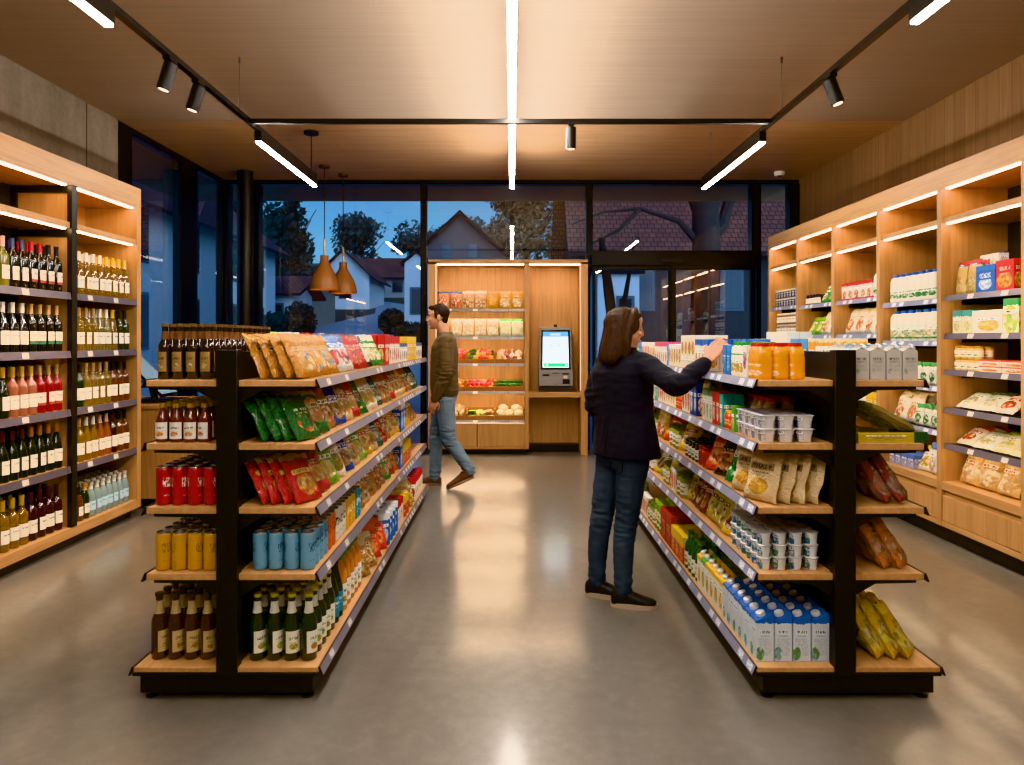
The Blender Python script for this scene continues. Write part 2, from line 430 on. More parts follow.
def pendant(x, y, zb, label, hgt):
    base = V((x, y, zb)); t = thing('pendant_lamp', label, 'pendant lamp', base, 'pendant lamps by the window')
    k = hgt/.5
    pr = [(.176, 0), (.174, .05), (.160, .14), (.130, .235), (.090, .32), (.062, .38), (.05, .43), (.052, .5)]
    pr = [(r, z*k) for r, z in pr]
    inn = [(r-.006, z) for r, z in pr[::-1]]
    MB().lathe(pr+inn, 28, 0, cap0=False, cap1=False).build('lamp_shade', SHADE, t)
    MB().ball((0, 0, .10), .045).build('bulb', emis('bulb_glow', '#ffc58a', 22), t)
    MB().tube([(0, 0, .5*k-.03), (0, 0, ZC-zb-.02)], .006, 8).build('cord', mat('cord_brown', '#3a2a1c', .6), t)
    MB().lathe([(.012, .5*k-.01), (.012, .5*k+.20)], 10).build('stem', mat('brass', '#a98a5c', .35, .8), t)
    MB().lathe([(.065, ZC-zb-.03), (.065, ZC-zb)], 20).build('ceiling_canopy', mat('canopy_brown', '#4a3422', .5), t)
pendant(-2.31, 8.62, 2.09, 'brown bell pendant lamp, nearer and left of the two by the window', .42)
pendant(-2.19, 9.08, 2.075, 'brown bell pendant lamp, farther and right of the two by the window', .40)
t = thing('smoke_detector', 'small round white detector on the wood ceiling near the entrance', 'detector', (3.42, 8.95, ZC))
MB().lathe([(.055, -.05), (.065, -.035), (.065, 0)], 20).build('sensor_body', WHITE, t)
MB().lathe([(.03, -.062), (.034, -.05)], 14).build('sensor_cap', GREYMET, t)

# ------------------------------------------------------------------ the village outside
def gz(y): return -.05 if y < 12 else (-.05+(y-12)*.095 if y < 60 else 4.51+(y-60)*.16)
ASPH = mat('asphalt', '#8f969c', .75, vary=.15)
GRASS = mat('dark_grass', '#2c3624', .9, vary=.3)
mb = MB(); ys = [-8, 9.56, 12, 16, 22, 30, 40, 50, 60, 75, 95, 130]; xs = [-70, -25, -3.9, 0, 8, 25, 70]
for a in range(len(ys)-1):
    for b in range(len(xs)-1):
        if ys[a] < 9.5 and -3.95 < xs[b] < 8: continue
        if ys[a] < 9.5 and xs[b] >= 8: continue
        i = mb.add([(xs[b], ys[a], gz(ys[a])), (xs[b+1], ys[a], gz(ys[a])), (xs[b+1], ys[a+1], gz(ys[a+1])), (xs[b], ys[a+1], gz(ys[a+1]))])
        mb.face([i, i+1, i+2, i+3])
struct(mb.build('ground', GRASS, smooth=False))
mb = MB(); L = [(-8.6, 9.6, 20, 9.6), (-8.9, 16, 16, 16), (-9, 24, 6, 24), (-11, 32, 1.5, 32), (-9.5, 38, -2, 38), (-9, 46, -4.2, 46), (-10.5, 54, -6.8, 54), (-14, 62, -11, 62)]
for a in range(len(L)-1):
    p, q = L[a], L[a+1]
    i = mb.add([(p[0], p[1], gz(p[1])+.03), (p[2], p[3], gz(p[3])+.03), (q[2], q[3], gz(q[3])+.03), (q[0], q[1], gz(q[1])+.03)]); mb.face([i, i+1, i+2, i+3])
struct(mb.build('road', ASPH, smooth=False))
c = bpart('exterior_canopy', mat('canopy_soffit', '#d8a272', .6), None, [(-5.05, 6.5, YF+.12, 10.75, 3.60, 3.85), (-5.05, XL-.12, 6.6, YF+.12, 3.60, 3.85)]); struct(c)

def tile_mat():
    n = NT('roof_tiles'); p = n.coord('UV'); u, v, _ = n.sep(p)
    br = n.n('ShaderNodeTexBrick'); n.put(br.inputs['Vector'], n.comb(u, v)); br.inputs['Scale'].default_value = 1.
    br.inputs['Color1'].default_value = lin('#80503f'); br.inputs['Color2'].default_value = lin('#6a4338'); br.inputs['Mortar'].default_value = lin('#231716')
    br.inputs['Brick Width'].default_value = .20; br.inputs['Row Height'].default_value = .19; br.inputs['Mortar Size'].default_value = .012
    return n.bsdf(br.outputs[0], .75, 0, n.bump(br.outputs[1], -.4, .05), .3)
TILE = tile_mat()
HW = mat('house_render_white', '#c4c8c8', .85, vary=.06)
HG = mat('house_render_grey', '#8b8782', .85, vary=.08)
SHUT = mat('house_window_dark', '#11161c', .2)
HFR = mat('house_window_frame', '#565b60', .6)
def house(x0, x1, y0, y1, zb, ze, zr, axis, wm, label, wins=(), rm=None, over=.5):
    base = V(((x0+x1)/2, (y0+y1)/2, zb)); t = thing('house', label, 'house', base, 'village houses outside')
    mb = MB(); bxx, by = base.x, base.y
    X0, X1, Y0, Y1, E, Rz = x0-bxx, x1-bxx, y0-by, y1-by, ze-zb, zr-zb
    if axis == 'y': prof = [(X0, 0), (X1, 0), (X1, E), ((X0+X1)/2, Rz), (X0, E)]; P = lambda a, b, c: (a, c, b); r0, r1 = Y0, Y1
    else: prof = [(Y0, 0), (Y1, 0), (Y1, E), ((Y0+Y1)/2, Rz), (Y0, E)]; P = lambda a, b, c: (c, a, b); r0, r1 = X0, X1
    mb.loft([[V(P(a, b, r0)) for a, b in prof], [V(P(a, b, r1)) for a, b in prof]])
    mb.build('wall', wm, t, smooth=False)
    mb = MB(); a0, a1 = prof[4][0], prof[2][0]; mid = (a0+a1)/2; sl = (Rz-E)/(mid-a0); L_ = math.hypot(mid-a0+over, (mid-a0+over)*sl)
    for s, e in ((-1, a0-over), (1, a1+over)):
        ez = E-over*sl
        for th in (0, .12):
            i = mb.add([P(e, ez+.02+th, r0-over), P(e, ez+.02+th, r1+over), P(mid, Rz+.02+th, r1+over), P(mid, Rz+.02+th, r0-over)])
            W = r1-r0+2*over; mb.face([i, i+1, i+2, i+3], 0, [(0, 0), (W, 0), (W, L_), (0, L_)])
        k = len(mb.v)-8
        for j in range(4): mb.face([k+j, k+(j+1) % 4, k+4+(j+1) % 4, k+4+j], 0)
    mb.build('roof', rm or TILE, t, smooth=False)
    for side, a, z, w, hh in wins:
        f = MB(); g = MB(); d = .04
        def q(m_, g0, g1, z0, z1, dd):
            if side == 'e': m_.box(X1-.02, X1+dd, g0-by, g1-by, z0-zb, z1-zb)
            else: m_.box(g0-bxx, g1-bxx, Y0-dd, Y0+.02, z0-zb, z1-zb)
        q(f, a-w/2-.08, a+w/2+.08, z-.08, z+hh+.08, .03); q(g, a-w/2, a+w/2, z, z+hh, .05)
        fo = f.build('window', HFR, t, smooth=False); g.build('pane', SHUT, fo, smooth=False)
    return t
house(-19.5, -9.3, 12.5, 27.5, -.05, 5.05, 9.0, 'y', HW, 'large white house with tiled roof close outside the left glazing',
      [('e', y, z, 1.0, 1.3) for y in (14.6, 17.3, 20.2, 23, 25.6) for z in (1.3, 3.5)])
house(-11.8, -9.0, 28.6, 31.5, 1.2, 3.4, 3.9, 'x', HW, 'low white annex beyond the large white house', [('s', -10, 2.0, 1.2, .9)])
house(-14.4, -10.6, 52, 58, 3.5, 6.3, 8.1, 'y', HW, 'far white gabled house between the pendant lamps and the trees', [('s', -12.4, 4.6, .8, 1)])
house(-14.5, -9.6, 66, 72, 5, 7.5, 9.4, 'x', HG, 'far grey house with long red roof on the slope', [('s', -12.5, 6, .9, 1), ('s', -10.8, 6, .9, 1)])
house(-4.5, -3.5, 29.3, 31.0, 1.5, 4.7, 5.1, 'y', HW, 'narrow white house front seen left of the produce shelf', [('s', -4.0, 2.6, .4, 1.0)], over=.15)
house(-4.4, -.3, 32, 37.5, 1.8, 5.3, 7.2, 'y', mat('house_render_dim', '#6d605c', .85), 'gabled purple-brown house behind the produce shelf', [('s', -3.0, 5.2, .4, .6), ('s', -1.8, 5.2, .4, .6)])
house(2.1, 18, 20.5, 29, .7, 4.5, 9.9, 'x', mat('barn_boards', '#4a3d35', .85, vary=.2), 'big tile-roofed house filling the view above the entrance', [('s', x, 2.4, 1.0, 1.3) for x in (3.6, 6.2, 8.8)])
house(2.15, 3.2, 17.6, 19.2, .5, 3.15, 3.5, 'x', HW, 'small white outbuilding seen through the left door leaf', [('s', 2.85, 1.6, .3, .9)], over=.12)
house(-13.0, -9.6, 33.5, 38, 2.0, 4.0, 4.6, 'x', mat('garage_beige', '#a59a85', .85), 'small beige garage beside the road', [('s', -11.6, 2.6, 1.6, 1.0)])

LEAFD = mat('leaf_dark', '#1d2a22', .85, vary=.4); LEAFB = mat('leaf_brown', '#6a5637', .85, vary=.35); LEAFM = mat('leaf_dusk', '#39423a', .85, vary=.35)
BARK = mat('bark', '#3b322c', .9, vary=.3, bumpy=.6, bscale=20)
def leaves(mb, c, r, n, s, seed):
    q = random.Random(seed)
    for _ in range(n):
        d = V((q.gauss(0, 1), q.gauss(0, 1), q.gauss(0, 1))).normalized(); k = q.random()**.4
        p = V(c)+V((d.x*r[0], d.y*r[1], d.z*r[2]))*k
        a = V((q.gauss(0, 1), q.gauss(0, 1), q.gauss(0, 1))).normalized(); b = a.orthogonal().normalized(); e = a.cross(b)*s*q.uniform(.5, 1.2); b *= s*q.uniform(.5, 1.2)
        i = mb.add([p-b, p-e*.6, p+b, p+e*.6]); mb.face([i, i+1, i+2, i+3])
def tree(x, y, h, r, m, label, n=1400, s=.28, trunk=.22, conif=False, seed=0, group='trees outside'):
    z = gz(y)-.1; t = thing('tree', label, 'tree', (x, y, z), group); q = random.Random(seed+5)
    mb = MB(); mb.tube([(0, 0, 0), (q.uniform(-.2, .2), 0, h*.4), (q.uniform(-.4, .4), 0, h*.8)], [trunk, trunk*.7, trunk*.25], 8)
    for k in range(7):
        a = q.uniform(0, 2*PI); z0 = h*q.uniform(.3, .6); e = r*q.uniform(.5, .9)
        mb.tube([(0, 0, z0), (math.cos(a)*e*.5, math.sin(a)*e*.5, z0+h*.12), (math.cos(a)*e, math.sin(a)*e, z0+h*.28)], [trunk*.35, trunk*.22, .03], 6)
    mb.build('trunk', BARK, t)
    mb = MB()
    if conif:
        for k in range(8): leaves(mb, (0, 0, h*(.18+.1*k)), (r*(1-k/9.5), r*(1-k/9.5), h*.07), n//8, s, seed+k)
    else:
        for k in range(9):
            a = q.uniform(0, 2*PI); rr = r*q.uniform(.1, .6)
            leaves(mb, (math.cos(a)*rr, math.sin(a)*rr, h*q.uniform(.42, .86)), (r*.5, r*.5, h*.15), n//9, s, seed+k)
    mb.build('crown', m, t, smooth=False)
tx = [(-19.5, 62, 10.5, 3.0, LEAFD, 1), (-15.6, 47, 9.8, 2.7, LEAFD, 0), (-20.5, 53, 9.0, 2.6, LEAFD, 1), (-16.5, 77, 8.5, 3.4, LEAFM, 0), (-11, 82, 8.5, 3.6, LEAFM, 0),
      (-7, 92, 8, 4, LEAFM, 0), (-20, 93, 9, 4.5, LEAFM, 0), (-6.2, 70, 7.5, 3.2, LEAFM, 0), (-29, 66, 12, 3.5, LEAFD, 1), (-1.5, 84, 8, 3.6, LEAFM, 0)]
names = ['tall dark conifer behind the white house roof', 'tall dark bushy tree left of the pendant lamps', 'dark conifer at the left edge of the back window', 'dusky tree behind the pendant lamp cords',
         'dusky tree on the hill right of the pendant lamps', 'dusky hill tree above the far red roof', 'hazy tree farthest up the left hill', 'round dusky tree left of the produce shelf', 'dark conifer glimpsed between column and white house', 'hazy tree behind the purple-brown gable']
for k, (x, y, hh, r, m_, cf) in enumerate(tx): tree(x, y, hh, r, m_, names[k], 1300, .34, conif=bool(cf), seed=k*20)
tree(.9, 41.5, 10.4, 3.6, LEAFB, 'broad brown-leaved tree above the produce shelf', 4600, .2, seed=300)
tree(-10.6, 17.5, 3.6, 1.1, LEAFD, 'small dark tree in front of the white house', 1500, .12, .09, seed=340)
def bush(x, y, r, h, label, seed):
    mb = MB(); leaves(mb, (0, 0, h*.5), (r, r*.7, h*.55), 1100, .13, seed); o = mb.build('bush', LEAFD, smooth=False); o.location = (x, y, gz(y)); tag(o, label, 'bush', 'bushes outside')
bush(-8.1, 24, .75, 1.3, 'dark hedge bush beside the road, nearest the white house', 1); bush(-8.35, 27.4, .7, 1.5, 'dark hedge bush in front of the low annex', 2)
bush(-3.35, 23.5, .6, 1.0, 'dark bush at the right side of the road', 3); bush(-5.2, 30.3, .6, 1.1, 'dark bush farther along the right side of the road', 4)
t = thing('tree', 'bare pale tree trunk with spreading branches outside the entrance', 'tree', (3.62, 13.2, -.05), 'trees outside'); mb = MB()
mb.tube([(-.15, 0, -.1), (0, 0, 1.5), (.05, 0, 3), (.02, 0, 4.3), (.25, 0, 6)], [.36, .28, .27, .25, .14], 12)
for P_, r_ in (([(.03, 0, 3.2), (-.5, -.1, 3.75), (-1.2, 0, 4.0), (-1.9, .1, 3.95), (-2.5, 0, 3.7)], [.09, .06, .04, .025, .012]), ([(.04, 0, 3.3), (.35, 0, 3.7), (.55, 0, 4.4), (.6, 0, 5.6)], [.14, .12, .1, .05]),
               ([(-1.2, 0, 4.0), (-1.6, 0, 3.6), (-2.2, 0, 3.3)], [.05, .035, .015]), ([(0, 0, 3.7), (-.4, 0, 4.6), (-.9, 0, 5.6)], [.12, .09, .04])): mb.tube(P_, r_, 8)
mb.build('trunk', mat('bark_pale', '#3d362f', .9, vary=.35, bumpy=.8, bscale=14), t)
t = thing('tree', 'thin dark tree trunk standing by the white wall behind the left door leaf', 'tree', (1.78, 12.2, -.05), 'trees outside')
MB().tube([(0, 0, -.1), (.02, 0, 1.4), (-.1, 0, 2.4), (-.22, 0, 3.3)], [.13, .1, .09, .05], 10).tube([(0, 0, 1.7), (.2, 0, 2.3), (.35, 0, 3.2)], [.06, .045, .02], 8).build('trunk', BARK, t)

# ------------------------------------------------------------------ dusk sky
w = bpy.data.worlds.new('dusk'); SC.world = w; w.use_nodes = True; nt = w.node_tree; nt.nodes.clear()
o = nt.nodes.new('ShaderNodeOutputWorld'); bg = nt.nodes.new('ShaderNodeBackground'); tcn = nt.nodes.new('ShaderNodeTexCoord'); sp = nt.nodes.new('ShaderNodeSeparateXYZ'); cr = nt.nodes.new('ShaderNodeValToRGB')
nt.links.new(tcn.outputs['Generated'], sp.inputs[0]); nt.links.new(sp.outputs[2], cr.inputs[0])
cl = nt.nodes.new('ShaderNodeTexNoise'); cl.inputs['Scale'].default_value = 4; cl.inputs['Detail'].default_value = 5
mx = nt.nodes.new('ShaderNodeMix'); mx.data_type = 'RGBA'; mx.blend_type = 'MULTIPLY'; mx.inputs[0].default_value = .35
nt.links.new(tcn.outputs['Generated'], cl.inputs['Vector']); nt.links.new(cr.outputs[0], mx.inputs[6]); nt.links.new(cl.outputs['Color'], mx.inputs[7])
e = cr.color_ramp.elements; e[0].position = 0.0; e[0].color = lin('#86b6d0'); e[1].position = .35; e[1].color = lin('#2c5f9a')
k = cr.color_ramp.elements.new(.16); k.color = lin('#5a96c4')
nt.links.new(mx.outputs[2], bg.inputs[0]); nt.links.new(bg.outputs[0], o.inputs[0]); bg.inputs[1].default_value = 1.35

lamp('twilight_glow', 'SUN', (0, -5, 30), (-.45, 1, -.4), 4.2, '#9abce6', angle=1.2)
cam = bpy.data.cameras.new('camera'); co = bpy.data.objects.new('camera', cam); COL.objects.link(co); SC.camera = co
co.location = (0, 0, CH); co.rotation_euler = (PI/2, 0, 0); cam.sensor_width = 36; cam.lens = 36*F/1024; cam.shift_y = -(382.5-CY)/1024; cam.clip_start = .05; cam.clip_end = 400
SC.view_settings.view_transform = 'Khronos PBR Neutral'; SC.view_settings.look = 'None'; SC.view_settings.exposure = 0.52
SC.cycles.use_denoising = True; SC.cycles.sample_clamp_indirect = 4.0; SC.cycles.max_bounces = 7; SC.cycles.transparent_max_bounces = 12; SC.cycles.caustics_reflective = False; SC.cycles.caustics_refractive = False
# ------------------------------------------------------------------ price rails
def rail_mat(name, base, label, dens):
    n = NT(name); u, v, _ = n.sep(n.coord('UV')); a = n.m('MULTIPLY', u, 9.)
    wn = n.n('ShaderNodeTexWhiteNoise'); wn.noise_dimensions = '1D'; n.put(wn.inputs['W'], n.m('FLOOR', a))
    fr = n.m('FRACT', a)
    k = n.m('MULTIPLY', n.m('MULTIPLY', n.m('LESS_THAN', wn.outputs[0], dens), n.m('LESS_THAN', n.m('ABSOLUTE', n.m('SUBTRACT', fr, .5)), .27)), n.m('LESS_THAN', n.m('ABSOLUTE', n.m('SUBTRACT', v, .5)), .36))
    txt = n.m('GREATER_THAN', n.noise(n.comb(n.m('MULTIPLY', u, 160.), n.m('MULTIPLY', v, 5.)), 1, 1), .56)
    col = n.mix(k, n.mix(n.m('MULTIPLY', n.noise(n.comb(n.m('MULTIPLY', u, 30.), v), 1, 2), .5), lin(base), (.05, .045, .06, 1)), n.mix(n.m('MULTIPLY', txt, .55), lin(label), lin('#333a4a')))
    seam = n.m('LESS_THAN', n.m('FRACT', n.m('DIVIDE', u, .92)), .006)
    return n.bsdf(n.mix(seam, col, (.01, .01, .01, 1)), .35, 0, None, .5)
RAILL = rail_mat('price_rail_grey', '#7d7680', '#d8d2cc', .42)
RAILR = rail_mat('price_rail_blue', '#8f93ac', '#dfe2ea', .62)
RAILW = rail_mat('price_rail_dark', '#55505c', '#d9cfc2', .38)
RAILK = rail_mat('price_rail_steel', '#8b837a', '#f1ece2', .3)
def rail(parent, base, face, xf, a0, a1, ztop, m, h=.036, tilt=.35, th=.008):
    """price rail along a shelf front; face E/W run along Y, S along X"""
    mb = MB(); b = V(base); lean = h*tilt
    def P(t, out, z):
        if face == 'E': return V((xf+out, t, z))-b
        if face == 'W': return V((xf-out, t, z))-b
        return V((t, xf-out, z))-b
    for o0, o1, z0, z1 in ((lean+th, th, ztop-h, ztop),):
        L = a1-a0
        q = [P(a0, o1, z0), P(a1, o1, z0), P(a1, o0*.0+.004, z1), P(a0, .004, z1)]
        k = [P(a0, lean, z0), P(a1, lean, z0), P(a1, -.004, z1), P(a0, -.004, z1)]
        if face in 'W': pass
        i = mb.add([P(a0, lean+th, z0), P(a1, lean+th, z0), P(a1, .006, z1), P(a0, .006, z1), P(a0, lean, z0), P(a1, lean, z0), P(a1, -.002, z1), P(a0, -.002, z1)])
        mb.face([i, i+1, i+2, i+3], 0, [(0, 0), (L, 0), (L, 1), (0, 1)])
        for f in ((5, 4, 7, 6), (4, 5, 1, 0), (3, 2, 6, 7), (0, 3, 7, 4), (1, 5, 6, 2)): mb.face([i+j for j in f], 1)
    return mb.build('price_rail', [m, mat('rail_edge', '#3b3840', .35, .4)], parent, smooth=False)

# ------------------------------------------------------------------ gondolas
GY0, GY1 = 2.87, 6.5
LEV = [1.305, 1.045, .783, .511]; ZB = .133
GON = {}
def gondola(name, xc, aisle, outer, baisle, bouter, facea, label, rm):
    base = (xc, GY0, 0); t = thing('gondola_shelf', label, 'gondola', base, 'aisle gondolas')
    fo = 'W' if facea == 'E' else 'E'
    s = 1 if facea == 'E' else -1
    mx = lambda a, b: (min(a, b), max(a, b))
    for y0 in (GY0-.022, GY1-.03): bpart('post', BLACK, t, [(xc-.043, xc+.043, y0, y0+.052, .10, 1.43)], .003, base)
    bpart('spine_panel', BLACK, t, [(xc-.032, xc+.032, GY0+.03, GY1-.03, .10, 1.42)], 0, base)
    x0, x1 = mx(baisle-s*.025, bouter+s*.025)
    bpart('plinth', BLACK, t, [(x0, x1, GY0-.01, GY1, .028, .098)], .004, base)
    x0, x1 = mx(baisle+s*.004, bouter-s*.004)
    bpart('base_tray', BLACK, t, [(x0, x1, GY0-.016, GY1, .098, .113)], .003, base)
    for x in (x0+.06, x1-.06):
        for y in (GY0+.03, GY1-.1):
            MB().lathe([(.026, 0), (.026, .008), (.010, .012), (.010, .03)], 14, 0, V((x, y, 0))-V(base)).build('foot', BLACK, t)
    for side, xe, xb, f, sg in (('a', aisle, baisle, facea, s), ('o', outer, bouter, fo, -s)):
        xi = xc+sg*.034
        for z in LEV:
            x0, x1 = mx(xi, xe)
            sh = bpart('shelf', BEECH, t, [(x0, x1, GY0, GY1, z-.026, z)], .002, base)
            rail(sh, base, f, xe, GY0-.004, GY1, z+.004, rm)
            b = V(base)
            for y in (GY0+.005, GY0+.9, GY0+1.8, GY0+2.7, GY1-.03):
                P = [(xi, z-.026), (xe-sg*.03, z-.026), (xe-sg*.03, z-.038), (xi+sg*.10, z-.042), (xi, z-.10)]
                MB().loft([[V((x, y, zz))-b for x, zz in P], [V((x, y+.022, zz))-b for x, zz in P]]).build('bracket', BLACK, sh, smooth=False)
        x0, x1 = mx(xi, xb)
        sh = bpart('shelf', BEECH, t, [(x0, x1, GY0-.012, GY1, .113, ZB)], .002, base)
        rail(sh, base, f, xb, GY0-.016, GY1, ZB+.004, rm)
    return t
gondola('L', -1.162, -.806, -1.50, -.79, -1.545, 'E', 'left double-sided gondola with black posts and oak shelves, drinks and crisps', RAILL)
gondola('R', 1.358, 1.008, 1.69, 1.0, 1.749, 'W', 'right double-sided gondola with black posts and oak shelves, cartons and yoghurt', RAILR)

# ------------------------------------------------------------------ wall units
def led(parent, base, *d):
    return bpart('led_strip', LED, parent, [d], base=base)
base = (-3.45, 4.9, 0)
wu = thing('wine_wall_shelf', 'tall oak wall shelf full of wine bottles along the left wall', 'wall shelf', base)
XF = -3.1
bpart('plinth', BLACK, wu, [(XL+.01, XF-.07, 3.96, 5.82, 0, .08)], 0, base)
bpart('end_panel', OAK, wu, [(XL+.01, XF, 5.79, 5.85, .08, 2.56)], .002, base)
bpart('cornice', OAKY, wu, [(XL+.01, XF, 3.9, 5.85, 2.56, 2.73)], .002, base)
bpart('base_deck', OAKY, wu, [(XL+.01, XF, 3.96, 5.79, .08, .15)], .002, base)
bpart('back_panel', DARKBACK, wu, [(-3.56, -3.53, 3.97, 4.93, .15, 2.56)], 0, base)
bpart('back_panel', OAK, wu, [(-3.56, -3.53, 4.99, 5.79, .15, 2.56)], 0, base)
bpart('side_panel', OAK, wu, [(XL+.01, XF-.02, 3.9, 3.96, .0, 2.56)], 0, base)
dv = bpart('divider_panel', OAK, wu, [(-3.53, XF-.03, 4.945, 4.975, .15, 2.56)], 0, base)
bpart('divider_frame', BLACK, dv, [(XF-.03, XF+.004, 4.925, 4.985, .15, 2.565), (-3.53, -3.49, 4.925, 4.945, .15, 2.56), (-3.49, XF-.03, 4.93, 4.945, 2.51, 2.56), (-3.49, XF-.03, 4.93, 4.945, 2.20, 2.25)], 0, base)
WLEV = [1.80, 1.39, .98, .58]
for y0, y1 in ((3.965, 4.925), (4.985, 5.788)):
    for z in WLEV:
        sh = bpart('shelf', OAKY, wu, [(-3.53, XF-.012, y0, y1, z-.022, z)], 0, base)
        rail(sh, base, 'E', XF-.012, y0, y1, z+.004, RAILW, .05, .12)
    sh = bpart('canopy_shelf', OAKY, wu, [(-3.53, XF-.01, y0, y1, 2.255, 2.30)], .002, base)
    led(sh, base, XF-.045, XF-.02, y0+.02, y1-.03, 2.247, 2.255)
    led(wu, base, XF-.045, XF-.015, y0+.02, y1-.03, 2.552, 2.56)

base = (3.4, 6.3, 0); XG = 3.12
ru = thing('grocery_wall_shelf', 'long oak wall shelf with lit bays of groceries along the right wall', 'wall shelf', base)
DIV = [8.5, 7.66, 6.81, 5.96, 5.11, 4.26]
bpart('plinth', BLACK, ru, [(XG+.07, XR-.01, 4.2, 8.5, 0, .12)], 0, base)
bpart('cornice', OAKY, ru, [(XG, XR-.01, 4.2, 8.53, 2.57, 2.72)], .002, base)
bpart('back_panel', DARKBACK, ru, [(3.60, 3.63, 4.2, 8.5, .12, 2.57)], 0, base)
bpart('base_cabinet', OAKY, ru, [(XG, 3.60, 4.2, 8.5, .12, .16), (XG+.025, 3.60, 4.2, 8.5, .16, .38), (XG, 3.60, 4.2, 8.5, .385, .446)], .002, base)
for y in DIV: bpart('divider_panel', OAK, ru, [(XG-.004, XR-.01, y-.027, y+.027, .12, 2.57)], .002, base)
RLEV = {0: [1.787, 1.513, 1.254, .98, .72], 1: [1.775, 1.46, 1.125, .80], 2: [1.84, 1.52, 1.15, .81], 3: [1.84, 1.52, 1.15, .81], 4: [1.855, 1.52, 1.15, .81]}
for k in range(5):
    y1, y0 = DIV[4-k]-.03, DIV[5-k]+.03
    d = bpart('drawer_front', OAK, ru, [(XG+.002, XG+.025, y0+.004, y1-.004, .165, .345)], .002, base)
    for z in RLEV[k]:
        sh = bpart('shelf', BLACK, ru, [(XG+.03, 3.60, y0, y1, z-.018, z)], 0, base)
        rail(sh, base, 'W', XG+.03, y0, y1, z+.005, RAILW if k == 0 else RAILR, .042, .3)
        for y in (y0+.002, y1-.012): bpart('bracket', BLACK, sh, [(XG+.14, 3.6, y, y+.01, z-.06, z-.018)], 0, base)
        bpart('led_strip', LEDU, sh, [(XG+.04, XG+.055, y0+.04, y1-.03, z-.024, z-.018)], base=base)
    sh = bpart('canopy_shelf', OAKY, ru, [(XG+.01, 3.60, y0, y1, 2.315, 2.355)], .002, base)
    led(sh, base, XG+.02, XG+.045, y0+.03, y1-.02, 2.306, 2.315)
    led(ru, base, XG+.015, XG+.045, y0+.03, y1-.02, 2.561, 2.57)

base = (-.05, 9.15, 0); YU = 8.95; YB = 9.38
bu = thing('produce_wall_unit', 'oak back wall unit with lit produce shelves and a kiosk niche', 'wall shelf', base)
bpart('plinth', BLACK, bu, [(-1.04, .16, YU+.06, YB, 0, .075), (.17, .93, YU+.25, YB, 0, .10)], 0, base)
bpart('side_panel', OAK, bu, [(-1.074, -.975, YU, YB, .075, 2.47)], .002, base)
bpart('side_panel', OAK, bu, [(.88, .97, YU, YB, .0, 2.47)], .002, base)
bpart('divider_panel', OAK, bu, [(.166, .217, YU, YB, .075, 2.47)], .002, base)
bpart('cornice', OAKX, bu, [(-1.074, .97, YU, YB, 2.44, 2.50)], .002, base)
bpart('back_panel', OAK, bu, [(-.975, .166, YB-.02, YB, .075, 2.44)], 0, base)
bpart('back_panel', OAK, bu, [(.217, .88, YB-.02, YB, .10, 2.44)], 0, base)
bpart('base_frame', OAKX, bu, [(-.975, .166, YU, YB-.02, .075, .10)], 0, base)
bpart('door_gap_shade', DARKBACK, bu, [(-.97, .16, YU+.032, YU+.05, .10, .41)], 0, base)  # dark sheet added behind the doors, standing in for shade in their gap
bpart('cabinet_door', OAK, bu, [(-.972, -.453, YU+.006, YU+.03, .105, .405)], .002, base)
bpart('cabinet_door', OAK, bu, [(-.441, .163, YU+.006, YU+.03, .105, .405)], .002, base)
bpart('counter_ledge', OAKX, bu, [(.217, .88, YU+.01, YB-.02, .735, .80)], .002, base)
BLEV = [1.866, 1.51, 1.165, .81, .44]
for z in BLEV:
    sh = bpart('shelf', STEEL, bu, [(-.97, .163, YU+.02, YB-.02, z-.018, z)], 0, base)
    rail(sh, base, 'S', YU+.02, -.97, .163, z+.006, RAILK, .036, .3)
    bpart('led_strip', LEDB, sh, [(-.95, .15, YU+.04, YU+.052, z-.024, z-.018)], base=base)
for x0, x1 in ((-.96, .15), (.23, .87)): bpart('led_strip', LEDB, bu, [(x0, x1, YU+.02, YU+.035, 2.434, 2.44)], base=base)
for x in (-.975, .874): bpart('led_strip', LEDV, bu, [(x, x+.006, YU+.012, YU+.02, .82, 2.43)], base=base)

# kiosk
base = (.565, 9.14, .80)
ki = thing('self_checkout_kiosk', 'grey self-checkout kiosk with a lit touch screen on the niche ledge', 'kiosk', base)
KG = mat('kiosk_grey', '#77736f', .38, .5)
def tilt_rings(mb, pts, y0f, y1f, m=0): mb.loft([[V((x, y0f(z), z)) for x, z in pts], [V((x, y1f(z), z)) for x, z in pts]], m)
MB().box(-.215, .215, -.10, .10, 0, .075).build('base', mat('kiosk_base', '#2b2826', .4), ki, bevel=.006)
mb = MB(); fr = lambda z: -.12+.10*(z-.07)/.8
tilt_rings(mb, [(-.225, .075), (.225, .075), (.205, .84), (-.205, .84)], fr, lambda z: .09)
mb.build('housing', KG, ki, smooth=False, bevel=.008)
mb = MB(); tilt_rings(mb, [(-.195, .29), (.195, .29), (.185, .80), (-.185, .80)], lambda z: fr(z)-.008, lambda z: fr(z)+.004)
bz = mb.build('screen_bezel', mat('bezel_black', '#0a0a0b', .15), ki, smooth=False)
